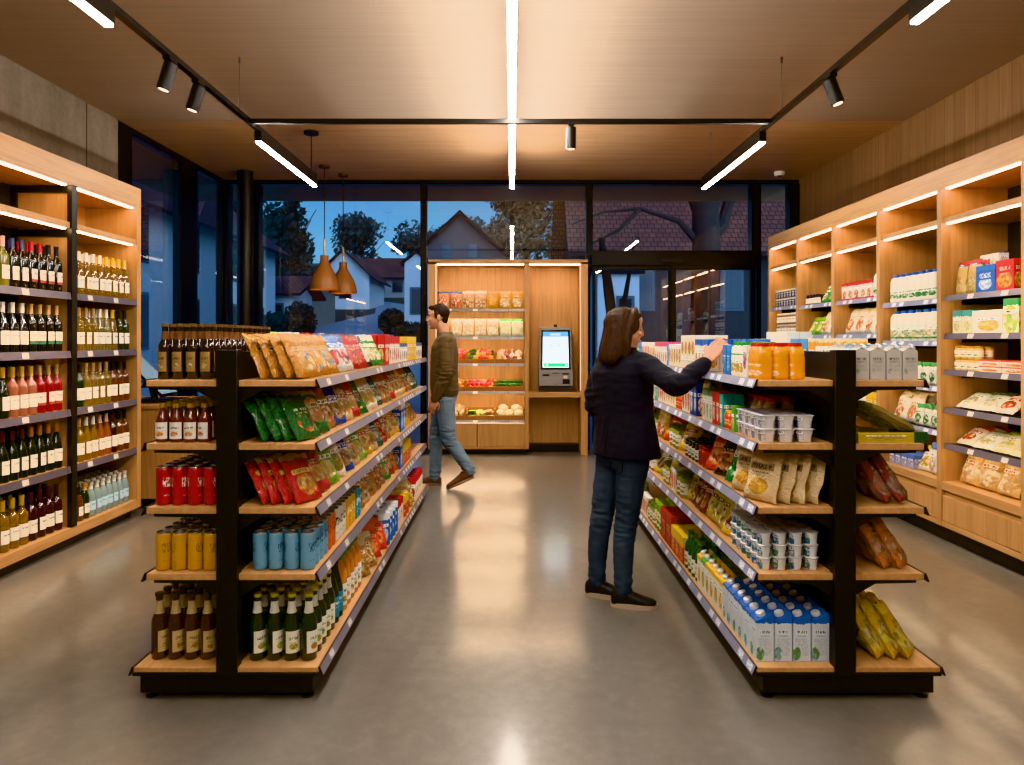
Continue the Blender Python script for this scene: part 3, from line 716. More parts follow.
def screen_mat():
    n = NT('touch_screen'); u, v, _ = n.sep(n.coord('UV'))
    col = lin('#e9f3f8')
    def rect(col, u0, u1, v0, v1, c):
        k = n.m('MULTIPLY', n.m('LESS_THAN', n.m('ABSOLUTE', n.m('SUBTRACT', u, (u0+u1)/2)), (u1-u0)/2), n.m('LESS_THAN', n.m('ABSOLUTE', n.m('SUBTRACT', v, (v0+v1)/2)), (v1-v0)/2))
        return n.mix(k, col, lin(c))
    for r in ((0, 1, .87, 1, '#4aa3d6'), (.28, .70, .90, .955, '#cfe9f6'), (.28, .68, .745, .755, '#9fb4c2'), (.60, .68, .70, .71, '#c2d0d8'), (.30, .36, .60, .63, '#93b8d2'), (.60, .66, .60, .64, '#93b8d2'),
              (.05, .98, .02, .12, '#12a765'), (.12, .22, .05, .09, '#bfead6'), (.86, .96, .04, .09, '#bfead6'), (.4, .7, .06, .075, '#3fc78d')): col = rect(col, *r)
    e = n.n('ShaderNodeEmission'); n.put(e.inputs[0], col); e.inputs[1].default_value = 1.9
    n.t.links.new(e.outputs[0], n.out.inputs[0]); return n.mat
mb = MB(); P = [(-.168, .315), (.168, .315), (.160, .775), (-.160, .775)]
i = mb.add([(x, fr(z)-.0105, z) for x, z in P]); mb.face([i, i+1, i+2, i+3], 0, [(0, 0), (1, 0), (1, 1), (0, 1)])
mb.build('touch_screen', screen_mat(), bz, smooth=False)
f0 = lambda x0, x1, z0, z1, n_, m_: MB().box(x0, x1, fr(z0)-.006, fr(z0)+.02, z0, z1).build(n_, m_, ki)
f0(-.17, -.085, .205, .228, 'receipt_slot', BLACK); f0(-.045, .04, .235, .25, 'status_strip', mat('strip_grey', '#4b4947', .4)); f0(.085, .17, .225, .242, 'card_slot', BLACK)
f0(.088, .178, .105, .165, 'card_reader', BLACK); f0(.10, .15, .175, .21, 'reader_sign', mat('reader_sign', '#c9b8a0', .5))
MB().box(-.022, .022, -.03, .01, .84, .872).build('camera_head', BLACK, ki, bevel=.004)

# counter by the left glazing with a slanted screen
base = (-3.2, 6.5, 0)
ct = thing('service_counter', 'oak service counter by the left glazing behind the wine shelf', 'counter', base)
bpart('plinth', BLACK, ct, [(-3.76, -2.83, 6.12, 7.0, 0, .09)], 0, base)
bpart('cabinet', OAK, ct, [(-3.8, -2.80, 6.08, 7.02, .09, .87)], .003, base)
bpart('worktop', OAKX, ct, [(-3.8, -2.78, 6.06, 7.05, .872, .905)], .003, base)
base = (-3.2, 6.35, .905)
sc = thing('slanted_display', 'black-framed slanted glass display standing on the service counter', 'display', base)
MB().box(-.20, .20, -.10, .16, 0, .035).build('foot_plate', BLACK, sc, bevel=.004)
mb = MB(); S = [(-.30, .36), (.12, .02)]
mb.loft([[V((-.34, y, .50)), V((.10, y, .07)), V((.085, y, .055)), V((-.355, y, .485))] for y in (-.14, .16)]); mb.build('screen_frame', BLACK, sc, smooth=False)
mb = MB(); i = mb.add([(.085, -.15, .075), (.085, .15, .075), (-.325, .15, .476), (-.325, -.15, .476)]); mb.face([i, i+1, i+2, i+3])
mb.v = [p+V((.012, 0, .012)) for p in mb.v]
mb.build('glass', mat('display_glass', '#7d97a6', .06), sc, smooth=False)
MB().tube([(-.05, .02, .03), (-.10, .02, .25)], .03, 10).build('stand', BLACK, sc)
# ------------------------------------------------------------------ product kinds
def bag_mesh(name, m, w, h, t, seed, slim=0., top=1):
    q = random.Random(seed); mb = MB(); nx, nz = 10, 16
    o = q.uniform(0, 50)
    for sd in (-1, 1):
        i = len(mb.v); pts = []
        for a in range(nz+1):
            for b in range(nx+1):
                u, v = b/nx, a/nz
                e = (1-abs(2*u-1)**2.6)**.62; g = max(0, 1-abs(2*v-1)**5)**.7
                bulge = e*g*(1.18-.42*v)
                wv = w*(1-.07*math.sin(PI*min(1, max(0, v)))*(1-slim)-slim*.35*(v > .8)*(v-.8)*3)
                x = (u-.5)*wv; z = h*v
                nz_ = noise.noise(V((u*3+o, v*4, sd*2.)))*.5+noise.noise(V((u*8+o, v*9, sd*5.)))*.42
                y = sd*(t*.5*bulge*(1+.55*nz_)+.0012)+nz_*.10*t*e*g+noise.noise(V((v*3+o, u*1.5, 9)))*t*.12
                if v > .93 or v < .05: y += .004*math.sin(u*40)
                x += noise.noise(V((v*4, o, 3)))*.012*(1 if b in (0, nx) else .5); z += noise.noise(V((u*3, o, 8)))*.012*(v**3)
                pts.append((x, y, z))
        mb.add(pts)
        for a in range(nz):
            for b in range(nx):
                k = [i+a*(nx+1)+b, i+a*(nx+1)+b+1, i+(a+1)*(nx+1)+b+1, i+(a+1)*(nx+1)+b]
                uv = [(b/nx, a/nz), ((b+1)/nx, a/nz), ((b+1)/nx, (a+1)/nz), (b/nx, (a+1)/nz)]
                if sd > 0: k = k[::-1]; uv = uv[::-1]
                mb.face(k, 0, uv)
    return mb.mesh(name, m, True, 1.2)

PR = {}
class Prod: pass
def reg(key, kind, cat, look, variants, w, d, h, tilt=0., pitch=None, plural=None, yaw=.04):
    p = Prod(); p.kind, p.cat, p.look, p.var, p.w, p.d, p.h, p.tilt, p.yaw = kind, cat, look, variants, w, d, h, tilt, yaw
    assert key not in PR, key
    p.pitch = pitch or d+.004; p.plural = plural or cat+'s'; PR[key] = p
    return p
def put(key, M, where, row=0, order=0., end='near end'):
    p = PR[key]; parts = RND.choice(p.var)
    if len(parts) == 1: r = link(p.kind, parts[0][1]); r.matrix_world = M
    else:
        r = link(p.kind, None); r.matrix_world = M; r.empty_display_size = .03
        for nm, me in parts: link(nm, me, r)
    REC.append((r, p.look, p.cat, where, row, order, end, p.plural)); return r

def bag(key, look, base, band, pics, w=.16, h=.208, t=.056, tilt=27, pitch=.058, cat='bag', kind='crisp_bag', slim=0., rough=.26, **kw):
    m = pack('print_'+key, base, band, pics, crinkle=.85, rough=rough, **kw)
    reg(key, kind, cat, look, [[('bag', bag_mesh(kind, m, w, h, t, s*31+len(PR)*7, slim))] for s in range(3)], w, t, h, math.radians(tilt), pitch, yaw=.10)
def box(key, look, base, band, pics, w, d, h, kind='carton_box', cat='box', bev=.002, tilt=0, **kw):
    m = pack('print_'+key, base, band, pics, rough=.5, **kw)
    mb = MB(); b = bev
    # box with slightly eased vertical edges and folded end flaps on top
    ring = lambda z, e: [V((-w/2+e, -d/2+e+b, z)), V((-w/2+e+b, -d/2+e, z)), V((w/2-e-b, -d/2+e, z)), V((w/2-e, -d/2+e+b, z)), V((w/2-e, d/2-e-b, z)), V((w/2-e-b, d/2-e, z)), V((-w/2+e+b, d/2-e, z)), V((-w/2+e, d/2-e-b, z))]
    R_ = [ring(0, b*.5), ring(b, 0), ring(h-b, 0), ring(h, b*.6)]
    i = mb.add([p for r in R_ for p in r])
    for a in range(3):
        for j in range(8):
            j2 = (j+1) % 8
            def uvp(p):
                sd = 'x' if j in (1, 5) else 'y' if j in (3, 7) else 'c'
                u = (p.x/w+.5) if j == 1 else (.5-p.x/w) if j == 5 else (p.y/d+.5) if j == 3 else (.5-p.y/d) if j == 7 else .01
                return (min(.999, max(0.001, u)), p.z/h)
            idx = [i+a*8+j, i+a*8+j2, i+(a+1)*8+j2, i+(a+1)*8+j]
            mb.face(idx, 0, [uvp(mb.v[k]) for k in idx])
    mb.face([i+j for j in range(8)][::-1], 0); mb.face([i+24+j for j in range(8)], 0, [(mb.v[i+24+j].x/w+.5, .99) for j in range(8)])
    reg(key, kind, cat, look, [[('box', mb.mesh(kind, m, False))]], w, d, h, math.radians(tilt), yaw=.015, plural=cat+('es' if cat[-1] == 'x' else 's'))
ALU = mat('aluminium', '#b9b9bb', .25, .95); GOLDCAP = mat('gold_cap', '#c9a24a', .3, .8)
def can(key, look, base, ink, r=.031, h=.158):
    m = pack('print_'+key, base, base, [base], logo=base, ink=ink, tile=2, lv=.62, lh=.42, pic=(.75, .18, .12, .10), rough=.28)
    n = m.node_tree
    A = MB().lathe([(r*.84, 0), (r*.97, .006), (r, .014), (r, h*.90), (r*.97, h*.93), (r*.86, h*.965)], 20, 0, cap1=False, rep=1).mesh('can_body', m)
    B = MB().lathe([(r*.86, h*.965), (r*.90, h*.985), (r*.88, h), (r*.80, h), (r*.78, h*.975), (.002, h*.975)], 20).box(-.004, .004, -.012, .012, h*.975, h*.985).mesh('lid', ALU)
    reg(key, 'drink_can', 'can', look, [[('can_body', A), ('lid', B)]], 2*r, 2*r, h, yaw=.5)
def glassmat(name, c, trans=.0, rough=.06): return mat('glass_'+name, c, rough, coat=.6, trans=trans)
def bottle(key, look, prof, r, h, gm, capm, labm, lab=(.2, .5), cap=(.86, 1.02), neck=None, ang=1.08, kind='wine_bottle', cat='bottle', rc=None, n=16, yaw=.35):
    pr = [(r*a, h*b) for a, b in prof]
    A = MB().lathe(pr, n).mesh('glass', gm)
    parts = [('glass', A)]
    rr = lambda z: next(((p[0]+(q_[0]-p[0])*((z-p[1])/((q_[1]-p[1]) or 1))) for p, q_ in zip(pr, pr[1:]) if p[1] <= z <= q_[1]), pr[-1][0])
    zc = [cap[0]*h+(cap[1]-cap[0])*h*k/4 for k in range(5)]; top = rr(pr[-1][1])
    cp = [((rc or 0) or rr(min(z, pr[-1][1]))+.0012, z) for z in zc]
    parts.append(('cap', MB().lathe(cp, n).mesh('cap', capm)))
    parts.append(('paper_label', MB().lathe([(r+.0008, h*lab[0]), (r+.0008, h*lab[1])], n, ang=ang*2, a0=-PI/2-ang).mesh('paper_label', labm)))
    if neck:
        z0, z1, nm_ = neck
        parts.append(('neck_label', MB().lathe([(rr(h*z0)+.001, h*z0), (rr(h*(z0+z1)/2)+.001, h*(z0+z1)/2), (rr(h*z1)+.001, h*z1)], n).mesh('neck_label', nm_)))
    reg(key, kind, cat, look, [[*parts]], 2*r, 2*r, h, yaw=yaw)
BORD = [(.90, 0), (1, .012), (1, .58), (.93, .645), (.62, .70), (.40, .745), (.36, .80), (.35, .97), (.40, .975), (.40, 1.)]
BURG = [(.90, 0), (1, .012), (1, .44), (.92, .52), (.70, .62), (.46, .72), (.36, .80), (.35, .97), (.40, .975), (.40, 1.)]
BEER = [(.92, 0), (1, .015), (1, .55), (.92, .62), (.60, .71), (.46, .78), (.42, .96), (.45, .965), (.45, 1.)]
SHORT = [(.92, 0), (1, .02), (1, .55), (.90, .65), (.55, .78), (.42, .84), (.42, .92), (.52, .925), (.52, 1.)]
FLUTE = [(.9, 0), (1, .012), (1, .40), (.95, .50), (.72, .64), (.48, .76), (.37, .86), (.35, .97), (.40, .975), (.40, 1.)]
def lab(name, base, ink='#5a4a3a', pics=None, band=None, **kw):
    return pack('label_'+name, base, band or base, pics or [base], logo=base, ink=ink, lv=kw.pop('lv', .66), lh=.22, pic=kw.pop('pic', (.5, .30, .25, .14) if pics else (.5, .3, .001, .001)), rough=.6, **kw)
LW = lab('cream', '#e4dccb', '#5c5146'); LG = lab('cream_green', '#ddd8c4', '#4c4a40', band='#2c5a45', vt=2., vb=.28); LR = lab('cream_red', '#e2d8c8', '#8a2a22', band='#8a3a2a', vt=2., vb=.22)
LGOLD = lab('gold', '#8f7448', '#3a2a13', ['#c0a878', '#6f5a34', '#d8cba8']); LORG = lab('orange_fruit', '#d8d4cc', '#58504a', ['#d0672c', '#b9c4cf', '#e3b13f'])
LBEER = lab('tan', '#c2ab7c', '#5c4320', ['#9a7337', '#e0cfa0']); LGRN = lab('white_fruit', '#dcdac6', '#53624a', ['#6f9a3c', '#d7b23c', '#c9552f'])
LTEAL = lab('teal', '#2f7f96', '#e7f2f5'); LBLUE = lab('pale_blue', '#a9c7d6', '#31657f'); LJ = lab('juice', '#e6e0d2', '#4a6a3c', ['#d98a2b', '#7aa03f', '#efe3c0'])
CAPS = {k: mat('capsule_'+k, c, .35, .3) for k, c in dict(white='#d9d2c4', pink='#cda79a', blue='#3e4763', red='#a32129', black='#15110f', gold='#c79a3c', orange='#a8682f', yellow='#d3a92a', tan='#b58f62', wine='#4b1f1e', green='#4f8a3a').items()}
def wine(key, look, gm, cap, labm, prof=BORD, r=.0375, h=.315, l=(.16, .43), **kw):
    bottle(key, look, prof, r, h, gm, CAPS[cap], labm, l, (.80, 1.006), **kw)
G_DARK = glassmat('dark', '#0d0c0a'); G_DG = glassmat('dark_green', '#101509'); G_PALE = glassmat('pale', '#b9a860', .7); G_YEL = glassmat('yellow', '#b98a2c', .7); G_AMB = glassmat('amber', '#6a3810', .4); G_PINK = glassmat('rose', '#b0705a', .5)
G_RED = glassmat('rosered', '#7d1a1f', .3); G_GREEN = glassmat('green', '#12240c', .1); G_OLIVE = glassmat('olive', '#6d6a24', .3); G_CLEAR = glassmat('clear', '#a9c4c8', .5); G_BROWN = glassmat('beer_brown', '#1c0a04', .05); G_BR2 = glassmat('beer_brown_light', '#381804', .1)
wine('w_pale', 'pale white wine bottle', G_PALE, 'white', LW, FLUTE); wine('w_olive', 'olive green wine bottle', G_OLIVE, 'pink', LW)
wine('w_blue', 'dark blue-capped wine bottle', G_DARK, 'blue', LW); wine('w_redcap', 'dark red-capped wine bottle', G_DARK, 'red', LR); wine('w_black', 'black-capped wine bottle', G_DARK, 'black', LR)
wine('w_whitecap', 'dark white-capped wine bottle', G_DARK, 'white', LW, BURG); wine('w_greenlab', 'dark green-labelled wine bottle', G_DARK, 'tan', LG)
wine('w_goldcap', 'dark gold-capped wine bottle', G_DG, 'gold', LW, BURG); wine('w_rose', 'pink rosé wine bottle', G_PINK, 'gold', LW); wine('w_red', 'bright red wine bottle', G_RED, 'tan', LR)
wine('w_burg', 'dark sloping-shouldered wine bottle', G_DG, 'wine', LW, BURG); wine('w_burgo', 'dark orange-capped wine bottle', G_DG, 'orange', LW, BURG)
wine('w_sweet', 'golden dessert wine bottle', G_YEL, 'yellow', LW); wine('w_claret', 'dark claret wine bottle', mat('glass_claret', '#2c0b08', .06, coat=.6), 'wine', LW)
wine('w_gold', 'golden white-capped wine bottle', G_YEL, 'white', LW, FLUTE); wine('w_goldy', 'golden yellow-capped wine bottle', G_YEL, 'yellow', LW, FLUTE); wine('w_chard', 'straw-yellow wine bottle', mat('glass_straw', '#b08f3c', .06, coat=.6, trans=.7), 'tan', LW)
wine('w_green', 'dark green wine bottle', G_GREEN, 'black', LW); wine('w_amber', 'dark amber wine bottle', G_AMB, 'black', LW); wine('w_orange', 'orange rosé wine bottle', mat('glass_orange', '#a85f38', .06, coat=.6, trans=.5), 'pink', LW, FLUTE)
wine('spirit', 'small amber spirit bottle', G_AMB, 'black', LW, SHORT, .034, .24); wine('water', 'clear blue-labelled water bottle', G_CLEAR, 'white', LBLUE, SHORT, .034, .25, (.18, .45)); wine('greenflask', 'small green liqueur bottle', G_GREEN, 'gold', LW, SHORT, .034, .26)
bottle('beer', 'dark beer bottle', BEER, .0275, .228, G_BROWN, mat('cap_copper', '#7a6242', .4, .5), LGOLD, (.14, .50), (.965, 1.02), (.74, .88, mat('neck_foil', '#6b472a', .45, .2)), .8, 'beer_bottle', rc=.0145)
bottle('beerb', 'brown beer bottle', BEER, .032, .268, G_BR2, mat('cap_dark', '#4a3a2c', .4, .5), LBEER, (.12, .45), (.965, 1.015), (.70, .90, mat('neck_paper', '#b7a37c', .6)), 1.0, 'beer_bottle', rc=.0175)
bottle('beerg', 'green beer bottle', BEER, .034, .268, G_GREEN, mat('cap_yellow', '#c6b53a', .4, .4), LGRN, (.12, .46), (.965, 1.015), (.72, .90, mat('neck_white', '#cfcdbd', .6)), 1.0, 'beer_bottle', rc=.0175)
bottle('sauce', 'small red-brown sauce bottle', SHORT, .0275, .158, glassmat('sauce', '#5c1a0b', .1), GOLDCAP, LORG, (.08, .52), (.90, 1.01), None, 1.15, 'sauce_bottle', rc=.0165)
bottle('winet', 'tall green bottle with teal label', BURG, .036, .30, G_GREEN, CAPS['black'], LTEAL, (.10, .42), (.84, 1.005), None, 1.2)
JUI = [(.9, 0), (1, .02), (1, .62), (.92, .72), (.55, .86), (.40, .90), (.40, 1.)]
bottle('juiceg', 'orange juice bottle, green cap', JUI, .038, .27, mat('juice_orange', '#d07c1c', .18, coat=.4, trans=.15), CAPS['green'], LJ, (.10, .50), (.92, 1.02), None, 1.4, 'juice_bottle', rc=.018)
bottle('oilg', 'dark green oil bottle', SHORT, .036, .215, mat('glass_oil', '#1c4a20', .08, coat=.6), CAPS['green'], LGRN, (.10, .46), (.92, 1.01), None, 1.2, 'oil_bottle', rc=.02)
# squarish plastic juice bottle with red cap
def sq(w, d, z, p=4., n=20):
    out = []
    for j in range(n):
        a = 2*PI*j/n+PI/n; c, s_ = math.cos(a), math.sin(a)
        out.append(V((w/2*abs(c)**(2/p)*(1 if c > 0 else -1), d/2*abs(s_)**(2/p)*(1 if s_ > 0 else -1), z)))
    return out
def pet(key, look, bm_, capm, labm, w=.062, h=.15, lv=(.1, .62), cap_r=.019, shoulder=.78, kind='juice_bottle', cap_h=.10):
    A = MB().loft([sq(w*.94, w*.94, 0), sq(w, w, .006), sq(w, w, h*.62), sq(w*.96, w*.96, h*shoulder), sq(w*.74, w*.74, h*.88), sq(cap_r*1.8, cap_r*1.8, h*.90, 2), sq(cap_r*1.8, cap_r*1.8, h*.93, 2)]).mesh('bottle_body', bm_)
    mb = MB(); R_ = [sq(w+.0016, w+.0016, h*z, 4) for z in lv]; mb.loft(R_, cap=False); B = mb.mesh('sleeve_label', labm)
    Cc = MB().lathe([(cap_r, h*(1-cap_h)), (cap_r*1.02, h*(1-cap_h*.6)), (cap_r, h*.995), (cap_r*.9, h)], 16).mesh('cap', capm)
    reg(key, kind, 'bottle', look, [[('bottle_body', A), ('sleeve_label', B), ('cap', Cc)]], w, w, h, yaw=.06)
REDCAP = mat('cap_red', '#b3261f', .4); BLUECAP = mat('cap_blue', '#2456a8', .4); GREENCAP = mat('cap_green', '#2f8f3a', .4)
MILKW = mat('milk_white', '#e9e4d6', .35)
pet('ojr', 'orange juice bottle with red cap', mat('oj', '#d9941c', .2, coat=.3), REDCAP, pack('label_oj', '#dd9122', '#dd9122', ['#efe0bf', '#e9a23a'], logo='#e6a63a', ink='#f7ead0', pic=(.5, .2, .4, .14), tile=2), .064, .152, (.06, .60), .026, cap_h=.10)
pet('drg', 'white yoghurt drink, green cap', MILKW, GREENCAP, pack('label_drg', '#e6e2d4', '#4aa04a', ['#e0a33a', '#7aa84a', '#f2efe4'], vt=.92, ink='#3c7a3c', tile=2), .052, .155, (.05, .66), .02, cap_h=.22)
pet('milkb', 'white milk bottle with blue cap', MILKW, BLUECAP, pack('label_milkb', '#e8e4d4', '#e8e4d4', ['#2f7d3c', '#eae6d8', '#4c9a4a'], logo='#3a7d45', ink='#f0efe4', pic=(.5, .3, .3, .2), tile=2), .085, .235, (.10, .52), .024)
pet('milkg', 'white kefir bottle with green print', MILKW, BLUECAP, pack('label_milkg', '#e6e3d2', '#3c8a48', ['#efe9d8', '#3c8a48', '#d3b33f'], vt=2., vb=.12, ink='#2a6a34', tile=2), .098, .25, (.08, .60), .026)
# milk carton with sloped top and round cap
def carton(key, look, base, band, pics, w=.072, d=.072, h=.195, cap=True, gable=False, capc='#d2d5d8', **kw):
    m = pack('print_'+key, base, band, pics, rough=.42, **kw); hs = h*.86
    mb = MB(); x, y = w/2, d/2
    P = [(-x, -y, 0), (x, -y, 0), (x, y, 0), (-x, y, 0), (-x, -y, hs), (x, -y, hs), (x, y, hs), (-x, y, hs)]
    i = mb.add(P); q = [(0, 0), (1, 0), (1, hs/h), (0, hs/h)]
    for f in ((0, 1, 5, 4), (1, 2, 6, 5), (2, 3, 7, 6), (3, 0, 4, 7)): mb.face([i+k for k in f], 0, q)
    mb.face([i+3, i+2, i+1, i])
    tv = [(0, .86), (1, .86), (1, 1), (0, 1)]
    if gable:
        j = mb.add([(-x, 0, h*.97), (x, 0, h*.97), (-x, 0, h*1.03), (x, 0, h*1.03)])
        mb.face([i+4, i+5, j+1, j], 0, tv); mb.face([i+6, i+7, j, j+1], 0, tv); mb.face([i+7, i+4, j], 0, tv[:3]); mb.face([i+5, i+6, j+1], 0, tv[:3])
        k = mb.add([(-x, -.002, h*.965), (x, -.002, h*.965), (x, -.002, h*1.05), (-x, -.002, h*1.05), (-x, .002, h*.965), (x, .002, h*.965), (x, .002, h*1.05), (-x, .002, h*1.05)])
        for f in ((0, 1, 2, 3), (5, 4, 7, 6), (3, 2, 6, 7), (0, 3, 7, 4), (1, 5, 6, 2)): mb.face([k+e for e in f], 0, tv)
    else:
        j = mb.add([(-x, y, h), (x, y, h)])
        mb.face([i+4, i+5, j+1, j], 0, tv); mb.face([i+6, i+7, j, j+1], 0, tv); mb.face([i+7, i+4, j], 0, tv[:3]); mb.face([i+5, i+6, j+1], 0, tv[:3])
    parts = [('carton_body', mb.mesh('carton_body', m, False))]
    if cap:
        a = math.atan2(h-hs, d) if not gable else .7; zc = (h+hs)/2 if not gable else h*.93
        M = Matrix.Translation((0, -d*.06 if not gable else -d*.27, zc)) @ Matrix.Rotation(a, 4, 'X')
        c_ = MB().lathe([(w*.27, -.002), (w*.27, .011), (w*.24, .014)], 14); c_.v = [M @ p for p in c_.v]
        parts.append(('cap', c_.mesh('cap', mat('cap_'+capc, capc, .45))))
    reg(key, 'drink_carton', 'carton', look, [parts], w, d, h, pitch=d+.005, yaw=.02)
carton('milk', 'blue and white milk carton', '#c9d3da', '#2a5fae', ['#5c9a3c', '#8fb7d8', '#ecebe2'], pic=(.2, .16, .24, .14), logo='#d7dfe4', ink='#5c6f80', vt=.80, fine=(.12, .5))
carton('jcy', 'yellow juice carton', '#e3dcc8', '#e0b021', ['#e6a321', '#7c9f35', '#efe6cf'], h=.19, vt=.74, ink='#6a7b3a'); carton('jcg', 'green-topped juice carton', '#dfe0cc', '#4b9a3a', ['#e0b13a', '#69a03f'], h=.19, vt=.74)
carton('grey', 'grey milk carton with gable top', '#b9b4ac', '#8f8c88', ['#8aa9ba', '#cfcac2'], .062, .062, .138, gable=True, logo='#a9a49c', ink='#5a5754', vt=.93, pic=(.22, .25, .12, .08), fine=(.25, .58)); carton('tealc', 'teal-sided gable milk carton', '#b5b8b6', '#2f7f99', ['#2f7f99', '#79b3c4'], .062, .062, .138, gable=True, ink='#4b5a60', vt=.93, pic=(.1, .5, .14, .4))
# jars and cups
def jar(key, look, fill, lidc, labm, r=.034, h=.105, kind='food_jar', metal=.3):
    A = MB().lathe([(r*.9, 0), (r, .006), (r, h*.74), (r*.82, h*.82), (r*.82, h*.86)], 16).mesh('jar_glass', mat('fill_'+key, fill, .12, coat=.5))
    B = MB().lathe([(r*.88, h*.86), (r*.90, h*.88), (r*.90, h*.985), (r*.84, h)], 16).mesh('lid', mat('lid_'+lidc, lidc, .35, metal))
    parts = [('jar_glass', A), ('lid', B)]
    if labm: parts.append(('paper_label', MB().lathe([(r+.0008, h*.16), (r+.0008, h*.66)], 16, ang=3.6, a0=-PI/2-1.8).mesh('paper_label', labm)))
    reg(key, kind, 'jar', look, [parts], 2*r, 2*r, h, yaw=.2)
jar('jred', 'brown jar with red lid', '#a8875a', '#b3261f', LW, .035, .16); jar('jblack', 'dark jar with black lid', '#241a14', '#1a1817', lab('olive_jar', '#d8d5c6', '#33382c', ['#2f3a2a', '#c9c5b0'])); jar('jtom', 'red jar with dark red lid', '#9c1f14', '#7d1614', None)
jar('jgold', 'pale jar with gold lid', '#d8b870', '#c79b45', lab('pale_jar', '#e6dfcf', '#8a6a3a', ['#5e8a4a', '#e0b45a']), .032, .085); jar('jveg', 'pickled vegetable jar', '#8f9440', '#5d6a2c', LGRN, .038, .14); jar('jsmall', 'small red and yellow jar', '#c2522a', '#e0b13a', lab('redyel', '#c9372a', '#f3e3b0', ['#e6b93c', '#c22a20']), .028, .085)
jar('jlime', 'green jar with lime cap', '#6f8f3a', '#9fbf3c', lab('limejar', '#d9d3a8', '#355a25', ['#3f7a30', '#e2c33c']), .036, .21); jar('jbr', 'brown and white jar', '#8b6b45', '#d9d2c6', LW, .04, .13); jar('jdark', 'dark jar with dark blue lid', '#2a211c', '#1f2a44', LW, .036, .11)
def tub(key, look, labm, lidm, w=.058, h=.052, square=False, lidname='foil_lid', over=.006, d=None):
    p = 5. if square else 2.; d = d or w
    A = MB().loft([sq(w*.80, d*.80, 0, p), sq(w*.84, d*.84, .004, p), sq(w*.97, d*.97, h*.86, p), sq(w, d, h*.93, p)], cap=True).mesh('tub', labm)
    B = MB().loft([sq(w+over, d+over, h*.93, p), sq(w+over, d+over, h*.97, p), sq(w+over*.4, d+over*.4, h, p)]).mesh(lidname, lidm)
    reg(key, 'yoghurt_pot', 'yoghurt pot', look, [[('tub', A), (lidname, B)]], w+over, d+over, h, pitch=d+over+.002, yaw=.05)
FOIL = mat('foil_lid', '#cfd0d2', .3, .4)
tub('yog', 'round white yoghurt pot', pack('label_yog', '#d9dadb', '#e9e8e2', ['#3f6fa8', '#6fae4a', '#d9dadb'], pic=(.5, .45, .3, .28), ink='#44607c', tile=2, vt=.93, lv=.6, logo='#d9dadb'), FOIL)
tub('twin', 'square white yoghurt pot', pack('label_twin', '#d9d5d2', '#e6e4de', ['#7d88ae', '#d9d5d2', '#b98a86', '#8fae88'], pic=(.3, .45, .16, .24), ink='#39406a', tile=3, fine=(.2, .7), vt=.93), mat('tub_lid', '#c6c8d2', .3, .2), .068, .056, True, 'film_lid', .008)
# bags: aisle side of the left gondola
bag('gold', 'golden crisp bag', '#a8701f', '#b98428', ['#d0a04c', '#4f6f8f', '#c27f2c', '#e8cf96'], logo='#d8a850', ink='#4f6070', tilt=28, t=.05, pitch=.05)
bag('bluew', 'blue and white crisp bag', '#cfd2d2', '#2e5f9c', ['#c9342c', '#2b3550', '#e2dccb'], logo='#2e6fb0', ink='#ffffff', vt=.72)
bag('red', 'plain red crisp bag', '#a31318', '#8c0f14', ['#c22a1e', '#8c0f14', '#d8a24a'], logo='#a31318', ink='#e8c9a0')
bag('redg', 'red and gold nut bag', '#ad1a17', '#c9a24a', ['#d8a650', '#e9cf9a', '#a8662c', '#c9342c'], logo='#d9b562', ink='#7a1210', vt=.9, tilt=29, t=.046, pitch=.05)
bag('redp', 'red bag with cracker picture', '#a8191a', '#a8191a', ['#e0b062', '#c9853a', '#f0dcae'], logo='#8c1214', ink='#f3dca8', pic=(.5, .45, .40, .26))
bag('blackg', 'black and lime crisp bag', '#17181a', '#17181a', ['#d9d6c6', '#7fae2c', '#e8e4d0'], logo='#e2dfd0', ink='#1b1b1b', pic=(.5, .4, .42, .3))
bag('green', 'dark green crisp bag', '#155a22', '#124a1c', ['#2d7a38', '#c9a24a', '#c9552f', '#1c5a27'], logo='#1c5a27', ink='#cfe0b8', tilt=31, t=.05, pitch=.049)
bag('greenw', 'green and white crisp bag', '#2f8a34', '#e0dcc6', ['#e3d7a6', '#cf8f3a', '#e8e4d0', '#2f8a34'], logo='#f0efe0', ink='#1f5a26', vt=.78)
bag('greenp', 'green bag with pictured vegetables', '#26602c', '#d7c9a2', ['#e0a070', '#e3d9b4', '#d88a54', '#6f9a3c'], logo='#cdbb8e', ink='#26502c', pic=(.5, .5, .44, .30), vt=.88, tilt=30)
bag('brown', 'speckled brown snack bag', '#8f6438', '#b5532c', ['#d9a05a', '#6b4022', '#efe0c0', '#c2482c'], logo='#e3d3b0', ink='#3a2616')
bag('brownb', 'brown and blue snack bag', '#c9b28c', '#2a4fa6', ['#b98a54', '#e0d2b4', '#7c5a34'], logo='#2a4fa6', ink='#ffffff', vt=.70, vb=.18)
bag('kraft', 'tan nut bag', '#cdb28a', '#7c5a34', ['#d98a3c', '#7f5a33', '#f0e3c6', '#8fae4a'], logo='#7c4a2c', ink='#f3e6cc')
bag('teal', 'dark teal snack bag', '#1f5a58', '#17403f', ['#c9b98a', '#e0d6b4', '#2f7f78'], logo='#2b716c', ink='#e8e4d0')
bag('lime', 'lime green crisp bag', '#6aa32c', '#8fbf3f', ['#e3d27a', '#c9a23c', '#f0e6b8'], logo='#e9edcf', ink='#2f5a1c')
bag('yellow', 'yellow crisp bag', '#d9a826', '#c98f1c', ['#efd27a', '#b5702a', '#f3e6b8', '#c9342c'], logo='#a8271e', ink='#f6e6b0')
